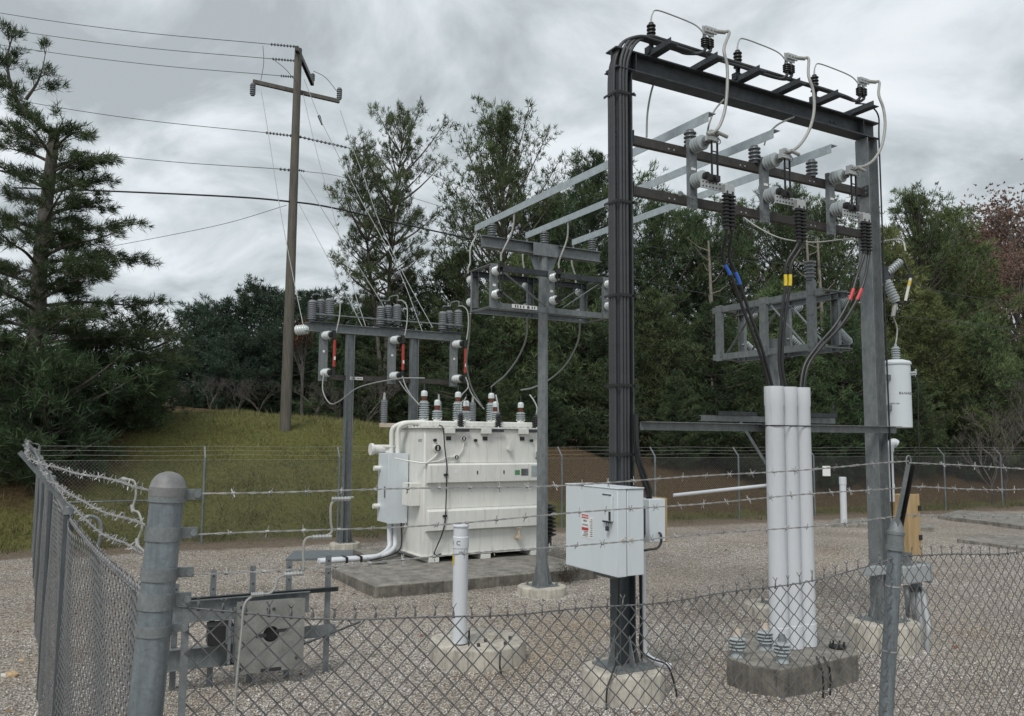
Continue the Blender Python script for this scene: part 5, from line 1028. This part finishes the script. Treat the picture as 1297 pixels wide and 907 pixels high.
# ================================================================== TREES
def needles(C, D, s, k, w, tint, spread=.9, r=None):
    r = r or rng; m = len(C); dirs = D[:, None, :]+r.normal(0, spread, (m, k, 3)); dirs /= np.linalg.norm(dirs, axis=2, keepdims=True)+1e-9
    L_ = (s[:, None]*r.uniform(.6, 1.15, (m, k)))[..., None]; b = C[:, None, :]+r.normal(0, .12, (m, k, 3))*s[:, None, None]; tip = b+dirs*L_
    side = np.cross(dirs, r.normal(0, 1, (m, k, 3))); side /= np.linalg.norm(side, axis=2, keepdims=True)+1e-9; wd = w*r.uniform(.7, 1.4, (m, k, 1))
    mid = b+dirs*L_*.35
    v = np.stack([b, mid+side*wd, tip, mid-side*wd], 2).reshape(-1, 3); f = np.arange(len(v)).reshape(-1, 4)
    t = np.repeat(tint[:, None, :], k, 1)*r.uniform(.75, 1.25, (m, k, 1)); return v, f, t.reshape(-1, 3)
def pine(seed, h, base, prof, nwh, per, dens, ts, k, w, pal, trunk_r, lean=(0, 0), upturn=.25, droop=.1, limb_r=.035, fork=False, jag=.2, inner=.25):
    r = np.random.default_rng(seed); rr = random.Random(seed); mb = MB()
    ax = lambda z: Vector((lean[0]*(z/h)**1.5+.10*math.sin(z*.5+seed), lean[1]*(z/h)**1.5+.10*math.cos(z*.6+seed*2), z))
    mb.tube([ax(h*i/12)-(Z*.4 if i == 0 else Z*0) for i in range(13)], [trunk_r*(1-.93*i/12) for i in range(13)], 10)
    C = []; D = []; T = []; S = []
    for i in range(nwh):
        t = (i+rr.uniform(-.3, .3))/nwh; t = min(max(t, 0), .995); z = h*(base+(1-base)*t); o_ = ax(z)
        for j in range(per):
            az = 2*math.pi*(j/per)+i*2.399+rr.uniform(-.4, .4); L_ = prof(t, az)*rr.uniform(1-jag*1.6, 1+jag)
            if L_ < .12: L_ = .12
            el = -droop+(.25+.9*t*t)*upturn*2; d0 = Vector((math.cos(az), math.sin(az), math.tan(el) if el < 1.2 else 2.2)).normalized()
            n_ = max(3, int(L_*3)); pts = [o_]
            bend = rr.uniform(-.15, .15)
            for q in range(1, 5):
                x = q/4; az2 = az+bend*x; pts.append(o_+Vector((math.cos(az2)*d0.xy.length, math.sin(az2)*d0.xy.length, d0.z))*L_*x+Z*(upturn*.5*L_*x*x-droop*L_*x*(1-x)))
            if L_ > .5: mb.tube(pts, [limb_r*L_**.5*(1-.85*q/4)+.004 for q in range(5)], 4)
            nt_ = int(L_*dens)+2
            for q in range(nt_):
                x = inner+(1.03-inner)*r.random()**.65; sg = min(int(x*4), 3); fr_ = x*4-sg; p = pts[sg].lerp(pts[sg+1], fr_)
                sp_ = L_*(.30*(1.02-x)+.06); p = p+Vector((r.normal()*sp_, r.normal()*sp_, r.normal()*sp_*.38))
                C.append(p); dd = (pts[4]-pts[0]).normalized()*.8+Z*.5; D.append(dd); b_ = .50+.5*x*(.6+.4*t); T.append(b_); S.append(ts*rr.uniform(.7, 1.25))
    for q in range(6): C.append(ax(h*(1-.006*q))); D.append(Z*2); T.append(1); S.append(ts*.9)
    C = np.array([tuple(c) for c in C]); D = np.array([tuple(c) for c in D]); S = np.array(S); T = np.array(T)
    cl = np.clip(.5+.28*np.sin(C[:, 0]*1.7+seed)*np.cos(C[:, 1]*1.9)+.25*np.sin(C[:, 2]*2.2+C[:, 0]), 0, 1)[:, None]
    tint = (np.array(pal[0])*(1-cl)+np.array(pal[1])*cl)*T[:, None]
    return mb, needles(C, D, S, k, w, tint, r=r)
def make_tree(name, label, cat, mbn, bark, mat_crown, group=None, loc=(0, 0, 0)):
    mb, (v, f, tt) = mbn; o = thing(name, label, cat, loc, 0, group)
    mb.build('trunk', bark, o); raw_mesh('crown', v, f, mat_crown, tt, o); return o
DK = ((.046, .072, .038), (.115, .160, .075)); MD = ((.074, .108, .050), (.165, .215, .095)); LT = ((.098, .128, .052), (.215, .245, .098)); BL = ((.038, .066, .046), (.084, .132, .084))
bushy = lambda R0: (lambda t, az: R0*(1-t)**.62*(.45+.55*min(1, t*6+.3))*(1+.15*math.sin(az*2+t*9)))
cone = lambda R0: (lambda t, az: R0*((1-t)**.8)*(1+.18*math.sin(az*3+t*7)))
puff = lambda R0: (lambda t, az: R0*(1-t**2.2)**.7*(.62+.38*min(1, t*3))*(1+.2*math.sin(az*3+t*8))+.15)
rnd = lambda R0: (lambda t, az: R0*math.sqrt(max(.02, 1-(2*t-.85)**2*.85))*(.9+.25*math.sin(az*2+t*11)))
protos = {
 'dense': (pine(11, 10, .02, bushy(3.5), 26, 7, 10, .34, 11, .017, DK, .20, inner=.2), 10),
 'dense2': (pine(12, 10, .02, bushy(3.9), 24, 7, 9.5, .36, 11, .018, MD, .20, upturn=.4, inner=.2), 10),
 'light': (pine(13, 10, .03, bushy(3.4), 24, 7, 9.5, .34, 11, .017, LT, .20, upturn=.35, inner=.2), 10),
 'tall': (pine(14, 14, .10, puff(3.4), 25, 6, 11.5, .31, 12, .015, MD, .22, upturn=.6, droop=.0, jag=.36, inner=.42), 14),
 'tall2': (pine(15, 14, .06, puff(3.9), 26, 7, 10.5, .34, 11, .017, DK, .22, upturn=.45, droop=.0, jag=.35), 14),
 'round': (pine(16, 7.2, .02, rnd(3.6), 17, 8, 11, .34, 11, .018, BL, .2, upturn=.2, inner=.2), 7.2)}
used = {}
def place(kind, u, vt, Yd, label, grp, name, sx=1.0, rz=0):
    x = at(u, 500, Yd).x; g = hz(x, Yd); zt = at(u, vt, Yd).z; pr, h0 = protos[kind]; s = (zt-g+.1)/h0
    if kind not in used: o = make_tree(name, label, 'tree', pr, 'bark', 'needle', grp); used[kind] = o
    else:
        o = copy_tree(used[kind]); o.name = name
    o['label'] = label
    o['group'] = grp; o.location = (x, Yd, g-.1); o.scale = (s*sx, s*sx, s); o.rotation_euler = (0, 0, rz); return o
rr = random.Random(8)
def T_(kind, u, vt, Yd, label, grp='evergreens behind the substation', name='pine_tree', sx=1.0): place(kind, u, vt, Yd, label, grp, name, sx, rr.uniform(0, 6.28))
G2 = 'dark evergreens left of the utility pole'
T_('round', 268, 388, 46, 'dark rounded evergreen at the left of the clump by the utility pole', G2, 'evergreen_tree')
T_('round', 328, 366, 47, 'tallest dark rounded evergreen in the clump left of the utility pole', G2, 'evergreen_tree')
T_('round', 392, 372, 47, 'dark rounded evergreen partly behind the utility pole', G2, 'evergreen_tree')
T_('round', 240, 440, 45, 'low dark evergreen at the left foot of the clump by the utility pole', G2, 'evergreen_tree', .9)
T_('round', 300, 425, 43, 'low dark evergreen in front of the clump left of the utility pole', G2, 'evergreen_tree')
T_('round', 362, 418, 43, 'low dark evergreen beside the foot of the utility pole', G2, 'evergreen_tree')
T_('dense', 432, 386, 42, 'dark pine behind the left end of the fuse rack')
T_('dense', 466, 376, 44, 'dark pine behind the middle of the fuse rack')
T_('dense', 515, 345, 41, 'dark pine behind the right end of the fuse rack under the forked pine')
T_('dense2', 578, 322, 42, 'bushy pine left of the T shaped stand')
T_('tall', 636, 158, 41, 'tall loose pine rising behind the left bus bar', sx=.84)
T_('tall2', 752, 214, 41, 'tall pine behind the left column of the portal frame', sx=1.0)
T_('tall2', 700, 262, 44, 'slim pine between the two tallest pines over the bus bars')
T_('dense2', 668, 318, 37, 'bushy pine behind the truss of the T shaped stand')
T_('dense', 600, 372, 35, 'low dark pine behind the transformer bushings')
T_('dense', 735, 330, 36, 'dark pine just left of the cable covered column')
T_('tall', 832, 268, 43, 'pine with pointed top right of the cable covered column')
T_('tall2', 886, 278, 44, 'pine behind the left switch of the portal frame')
T_('tall', 940, 272, 45, 'pine whose top shows under the middle switch')
T_('tall2', 1000, 250, 46, 'pine whose top shows under the lower cross arm at the right', sx=.85)
T_('tall', 1058, 268, 46, 'pine beside the right column on its left')
T_('light', 1128, 292, 46, 'pale green pine just right of the right column')
T_('tall', 1170, 258, 48, 'tallest pointed pine right of the right column')
T_('light', 1214, 268, 50, 'pale green pine in front of the rusty hillside')
T_('dense2', 830, 372, 36, 'bushy pine behind the left end of the lower rail')
T_('dense', 905, 385, 35, 'dark bushy pine behind the end on truss box')
T_('dense2', 985, 362, 37, 'bushy pine directly behind the white riser pipes')
T_('dense', 1066, 385, 36, 'dark bushy pine left of the right column')
T_('light', 1105, 412, 39, 'light bushy pine behind the white transformer can')
T_('light', 1180, 372, 41, 'broad light pine right of the white transformer can')
T_('dense2', 1245, 400, 41, 'bushy pine near the right edge of the treeline')
T_('dense', 1150, 460, 38, 'low dark pine under the light pines at the right')
T_('dense2', 1310, 430, 43, 'bushy pine cut by the right edge')
T_('dense', 860, 470, 33.5, 'lowest dark pine behind the fence left of the white pipes')
T_('dense', 780, 450, 34, 'low dark pine behind the big cabinet')
T_('dense', 1030, 480, 34.5, 'low dark pine behind the fence right of the white pipes')
T_('dense', 690, 455, 33.5, 'low dark pine behind the right side of the transformer')
T_('dense', 640, 480, 32.5, 'lowest dark pine behind the transformer top')
T_('dense', 950, 475, 34, 'low dark pine at the foot of the bank behind the white pipes')
T_('dense', 1220, 500, 39, 'lowest pine at the far right of the bank')

# forked pine over the fuse rack
def forked():
    h = 15.0; m1 = pine(31, h, .38, rnd(2.9), 15, 6, 13, .29, 12, .013, MD, .22, (1.0, .3), .45, 0, .045, jag=.38, inner=.55)
    m2 = pine(32, h*.86, .40, rnd(2.5), 12, 6, 13, .29, 12, .013, MD, .18, (-1.9, -.2), .45, 0, .045, jag=.38, inner=.55)
    mb = m1[0]; o_ = len(mb.v); mb.v += m2[0].v; mb.f += [tuple(i+o_ for i in f) for f in m2[0].f]; mb.mi += m2[0].mi
    v = np.concatenate([m1[1][0], m2[1][0]]); f = np.concatenate([m1[1][1], m2[1][1]+len(m1[1][0])]); t = np.concatenate([m1[1][2], m2[1][2]]); return mb, (v, f, t)
x = at(486, 400, 40).x; fo_ = make_tree('pine_tree', 'tall forked pine with open tufted crown standing against the sky', 'tree', forked(), 'bark', 'needle', None, (x, 40, hz(x, 40)-.1)); s = (at(500, 150, 40).z-fo_.location.z)/15.0; fo_.scale = (s*.74, s*.74, s)

# big broken pine on the left
def broken():
    r = np.random.default_rng(77); rr_ = random.Random(77); mb = MB(); H_ = 8.7
    trunk = [Vector((.0, 0, -.5)), Vector((-.05, 0, 1.5)), Vector((.08, 0, 3)), Vector((.05, 0, 5)), Vector((.14, 0, 7)), Vector((.22, 0, H_))]
    tp = smooth_path(trunk, 4); mb.tube(tp, [.27-.13*i/(len(tp)-1) for i in range(len(tp))], 12); mb.cyl((.22, 0, H_-.02), (.23, 0, H_+.12), .15, .16)
    C = []; D = []; S = []; T = []
    def limb(o_, pts, r0, dens, sp, flat=.3, start=.14, ts=.25):
        P = smooth_path([o_]+pts, 5); mb.tube(P, [max(.006, r0*(1-.92*i/(len(P)-1))) for i in range(len(P))], 6); Ls = sum((P[i+1]-P[i]).length for i in range(len(P)-1))
        nsub = int(Ls*3.0)
        for q in range(nsub):
            x = start+(1-start)*((q+rr_.random())/nsub); i = min(int(x*(len(P)-1)), len(P)-2); p = P[i]; d = (P[i+1]-P[i]).normalized()
            sd = d.cross(Z).normalized()*(1 if q % 2 else -1); l = sp*(1.15-x)*rr_.uniform(.5, 1.3)+.18; e = p+(d*.75+sd*.8+Z*rr_.uniform(.0, .35)).normalized()*l
            mb.tube([p, p.lerp(e, .5)+Z*.03, e], [.014, .010, .004], 4)
            for w_ in range(int(dens*1.7*l)+3): y = .3+.75*r.random(); C.append(p.lerp(e, y)+Vector((r.normal()*.10, r.normal()*.10, r.normal()*.05))); D.append(d*.5+(e-p).normalized()*.6+Z*.25); S.append(ts*rr_.uniform(.75, 1.2)); T.append(rr_.uniform(.7, 1.15))
    n = 46
    for i in range(n):
        z = 1.2+(H_-1.6)*i/n; az = i*2.4+rr_.uniform(-.5, .5); t = i/n
        if i % 4 == 1: az = rr_.uniform(-.7, .5)
        L_ = (4.3-3.1*t)*rr_.uniform(.65, 1.15); i_ = min(int((z+.5)/(H_+.5)*(len(tp)-1)), len(tp)-1); o_ = tp[i_]; o_ = Vector((o_.x, o_.y, z)); d = Vector((math.cos(az), math.sin(az), 0))
        sl_ = .02+.34*t; limb(o_, [o_+d*L_*.35+Z*L_*sl_*.5, o_+d*L_*.7+Z*L_*sl_*.75+Vector((0, 0, rr_.uniform(-.1, .1))), o_+d*L_+Z*L_*sl_*(1.0 if i % 3 else .7)], .055, 11, .75)
    o_ = Vector((.2, 0, H_-.05)); limb(o_, [o_+Vector((-.6, .1, .50)), o_+Vector((-1.2, .1, 1.15)), o_+Vector((-1.5, .1, 2.3)), o_+Vector((-1.3, .1, 3.4))], .10, 15, .95, start=.12)
    limb(o_+Vector((-.9, .1, 1.1)), [o_+Vector((-.5, 0, 1.7)), o_+Vector((-.35, 0, 2.6))], .05, 12, .6)
    for az in (-.9, 2.2, 3.4): d = Vector((math.cos(az), math.sin(az), 0)); limb(o_-Z*.5, [o_+d*.7-Z*.15, o_+d*1.5+Z*.1], .04, 11, .6)
    C = np.array([tuple(c) for c in C]); D = np.array([tuple(c) for c in D]); S = np.array(S); T = np.array(T)
    tint = (np.array(DK[0])*.45+np.array(MD[1])*.34)*T[:, None]; return mb, needles(C, D-np.array([0, 0, .25]), S, 18, .008, tint, .7, r=r)
x = at(38, 500, 24).x; bp_t = make_tree('broken_pine', 'big pine with snapped trunk and side leader at the left edge', 'tree', broken(), 'bark', 'needle', None, (x, 24, hz(x, 24))); bp_t.scale = (1.08, 1.08, 1.045)
def lowpine(seed, h, R0, k=13): return pine(seed, h, .02, rnd(R0), 13, 7, 9, .30, k, .012, BL if seed % 2 else DK, .10, upturn=.35, inner=.25, jag=.3)
for (u, vt, Yd, h, R0, lb) in ((178, 392, 27, 4.4, 1.75, 'loose young pine leaning out right of the broken pine'), (118, 430, 25, 3.6, 1.9, 'low dark pine right beside the foot of the broken pine'), (-10, 425, 23, 3.8, 2.0, 'low dark pine cut by the left edge'), (60, 455, 22.6, 2.9, 1.7, 'low spreading pine in front of the broken trunk'), (170, 470, 25.5, 2.6, 1.5, 'lowest pine under the leaning young pine'), (-30, 330, 30, 7.5, 2.6, 'dark pine behind the broken pine at the left edge'), (60, 400, 31, 5.5, 2.6, 'dark pine behind the trunk of the broken pine')):
    x = at(u, 500, Yd).x; g = hz(x, Yd); o = make_tree('young_pine', lb, 'tree', lowpine(int(u)+200, h, R0), 'bark', 'needle', 'low pines around the broken pine', (x, Yd, g-.15)); s = (at(u, vt, Yd).z-g)/h; o.scale = (max(s, .8), max(s, .8), s)

# bare and rusty deciduous trees
def bare(seed, h, levels=5, spread=.55, r0=.12, leaf=0, ls=.022, lpal=((.13, .055, .03), (.22, .10, .05)), first=.3):
    rr_ = random.Random(seed); r = np.random.default_rng(seed); mb = MB(); tips = []
    def go(p, d, l, rad, lv):
        q1 = p+d*l*.5+Vector((rr_.uniform(-1, 1), rr_.uniform(-1, 1), 0))*l*.05; q2 = p+d*l
        mb.tube([p, q1, q2], [rad, rad*.85, rad*.7], 5 if lv < 2 else 3)
        if lv >= levels-1: tips.append((q2, d))
        if lv >= levels: return
        for _ in range(rr_.choice((2, 3, 3)) if lv else 4):
            a = Vector((rr_.uniform(-1, 1), rr_.uniform(-1, 1), rr_.uniform(-.2, .7))); nd_ = (d+a*spread*1.35).normalized(); nd_.z = abs(nd_.z)*.8+.12
            go(p.lerp(q2, rr_.uniform(.55, 1)), nd_.normalized(), l*rr_.uniform(.6, .82), rad*.62, lv+1)
    go(Vector((0, 0, -.2)), Vector((rr_.uniform(-.06, .06), 0, 1)).normalized(), h*first, r0, 0)
    C = np.array([tuple(t[0]) for t in tips]); D = np.array([tuple(t[1]) for t in tips])
    if not leaf: return mb, None
    C = np.repeat(C, leaf, 0)+r.normal(0, h*.022, (len(C)*leaf, 3)); D = np.repeat(D, leaf, 0); cl = r.random((len(C), 1)); tint = np.array(lpal[0])*(1-cl)+np.array(lpal[1])*cl
    return mb, needles(C, D, np.full(len(C), ls*h), 3, ls*.22*h, tint, 1.1, r=r)
def bare_thing(name, label, seed, u, vt, Yd, h, leaf=0, bark='bark', group=None, cat='tree', z=None, **kw):
    mb, nd_ = bare(seed, h, leaf=leaf, **kw); x = at(u, 500, Yd).x; g = hz(x, Yd) if z is None else z; o = thing(name, label, cat, (x, Yd, g-.05), 0, group); mb.build('trunk', bark, o)
    if nd_: raw_mesh('crown', nd_[0], nd_[1], 'leafbrown', nd_[2], o)
    hh = max(p[2] for p in mb.v); s = (at(u, vt, Yd).z-g)/hh; o.scale = (s, s, s); return o
for k, (u, vt, Yd, lf) in enumerate(((1236, 262, 74, 3), (1262, 266, 80, 8), (1290, 262, 78, 11), (1320, 252, 82, 8), (1275, 290, 68, 11), (1300, 310, 64, 9), (1245, 300, 66, 0), (1268, 340, 62, 6))):
    bare_thing('deciduous_tree', ('bare brown tree at the left of the rusty hillside', 'tall rusty tree on the hillside skyline', 'rust leaved tree at the right skyline', 'rusty tree cut by the right edge of the skyline', 'rust leaved tree lower on the hillside', 'rusty tree low on the hillside at the right edge', 'grey bare tree among the rusty trees', 'lowest rusty tree above the right pines')[k], 60+k, u, vt, Yd, 11, lf, 'bark_p' if lf == 0 else 'bark', 'rusty trees on the far hillside', ls=.011, lpal=((.15, .105, .082), (.22, .145, .11)))
for k, (u, vt, Yd, lf, lb) in enumerate(((208, 432, 60, 3, 'small rusty tree far off between the pines'), (226, 448, 56, 1, 'pale twiggy tree beside the small rusty tree'), (190, 450, 58, 0, 'bare grey tree just right of the young pine'))):
    bare_thing('deciduous_tree', lb, 80+k, u, vt, Yd, 6, lf, 'bark_p', 'small bare trees at the left skyline', ls=.016, lpal=((.20, .12, .09), (.30, .18, .13)))
bare_thing('rusty_sapling', 'orange brown sapling right behind the utility pole', 91, 384, 404, 33, 5, 2, 'bark', None, spread=.32, ls=.03, lpal=((.075, .04, .022), (.15, .08, .042))).scale.x *= .55
for k, (u, vt, Yd) in enumerate(((268, 470, 38), (300, 478, 37), (330, 474, 37.5), (400, 478, 33), (430, 486, 31), (465, 470, 33), (215, 480, 40))):
    bare_thing('bare_shrub', f'leafless grey brown shrub at the top of the bank, {("first", "second", "third", "fourth", "fifth", "sixth", "farthest left")[k]} from the left' if k < 6 else 'leafless shrub at the far left crest of the bank', 100+k, u, vt, Yd, 2, 0, 'bark', 'leafless shrubs along the bank top', 'shrub', first=.16, spread=.75, r0=.014, levels=6)
for k, (u, vt, Yd) in enumerate(((1270, 500, 37), (1300, 470, 38), (1250, 540, 35))):
    bare_thing('bare_tree', ('bare branching sapling before the right pines', 'taller bare branching tree at the right edge', 'low bare sapling near the right end of the bank')[k], 120+k, u, vt, Yd, 4, 0, 'bark', 'bare trees at the right edge', first=.24, spread=.6, r0=.03, levels=6)
def dead(label, u0, v0, v1, Yd, seed):
    rr_ = random.Random(seed); b = at(u0, v0, Yd); x, y = b.x, b.y; g = hz(x, y); h = at(u0, v1, Yd).z-g; o = thing('dead_tree', label, 'tree', (x, y, g-.2)); mb = MB(); mb.tube([(0, 0, 0), (.1, 0, h*.5), (-.08, 0, h)], [.14, .11, .05], 8)
    for k in range(10): z = h*(.5+.05*k); a = rr_.uniform(0, 6.28); l = rr_.uniform(.5, 1.4); d = Vector((math.cos(a), math.sin(a)*.4, .35)); mb.tube([Vector((0, 0, z)), Vector((0, 0, z))+d*l*.5, Vector((0, 0, z))+d*l+Z*.25], [.035, .025, .01], 4)
    mb.build('trunk', 'bark_p', o)
dead('pale dead trunk among the pines seen under the left switch', 901, 420, 300, 40, 3); dead('thin pale dead trunk among the pines above the end on truss', 1026, 400, 290, 41, 5); dead('thinner pale snag beside the post insulator of the end on truss', 1040, 400, 296, 41.5, 9)
sh = gr(722, 737); bare_thing('dry_shrub', 'small dry brown weed clump behind the foot of the T shaped stand', 140, 722, 700, sh.y, 1.2, 1, 'bark', None, 'weed', z=0, first=.16, spread=.7, r0=.010, ls=.02, lpal=((.05, .035, .028), (.10, .07, .05)))
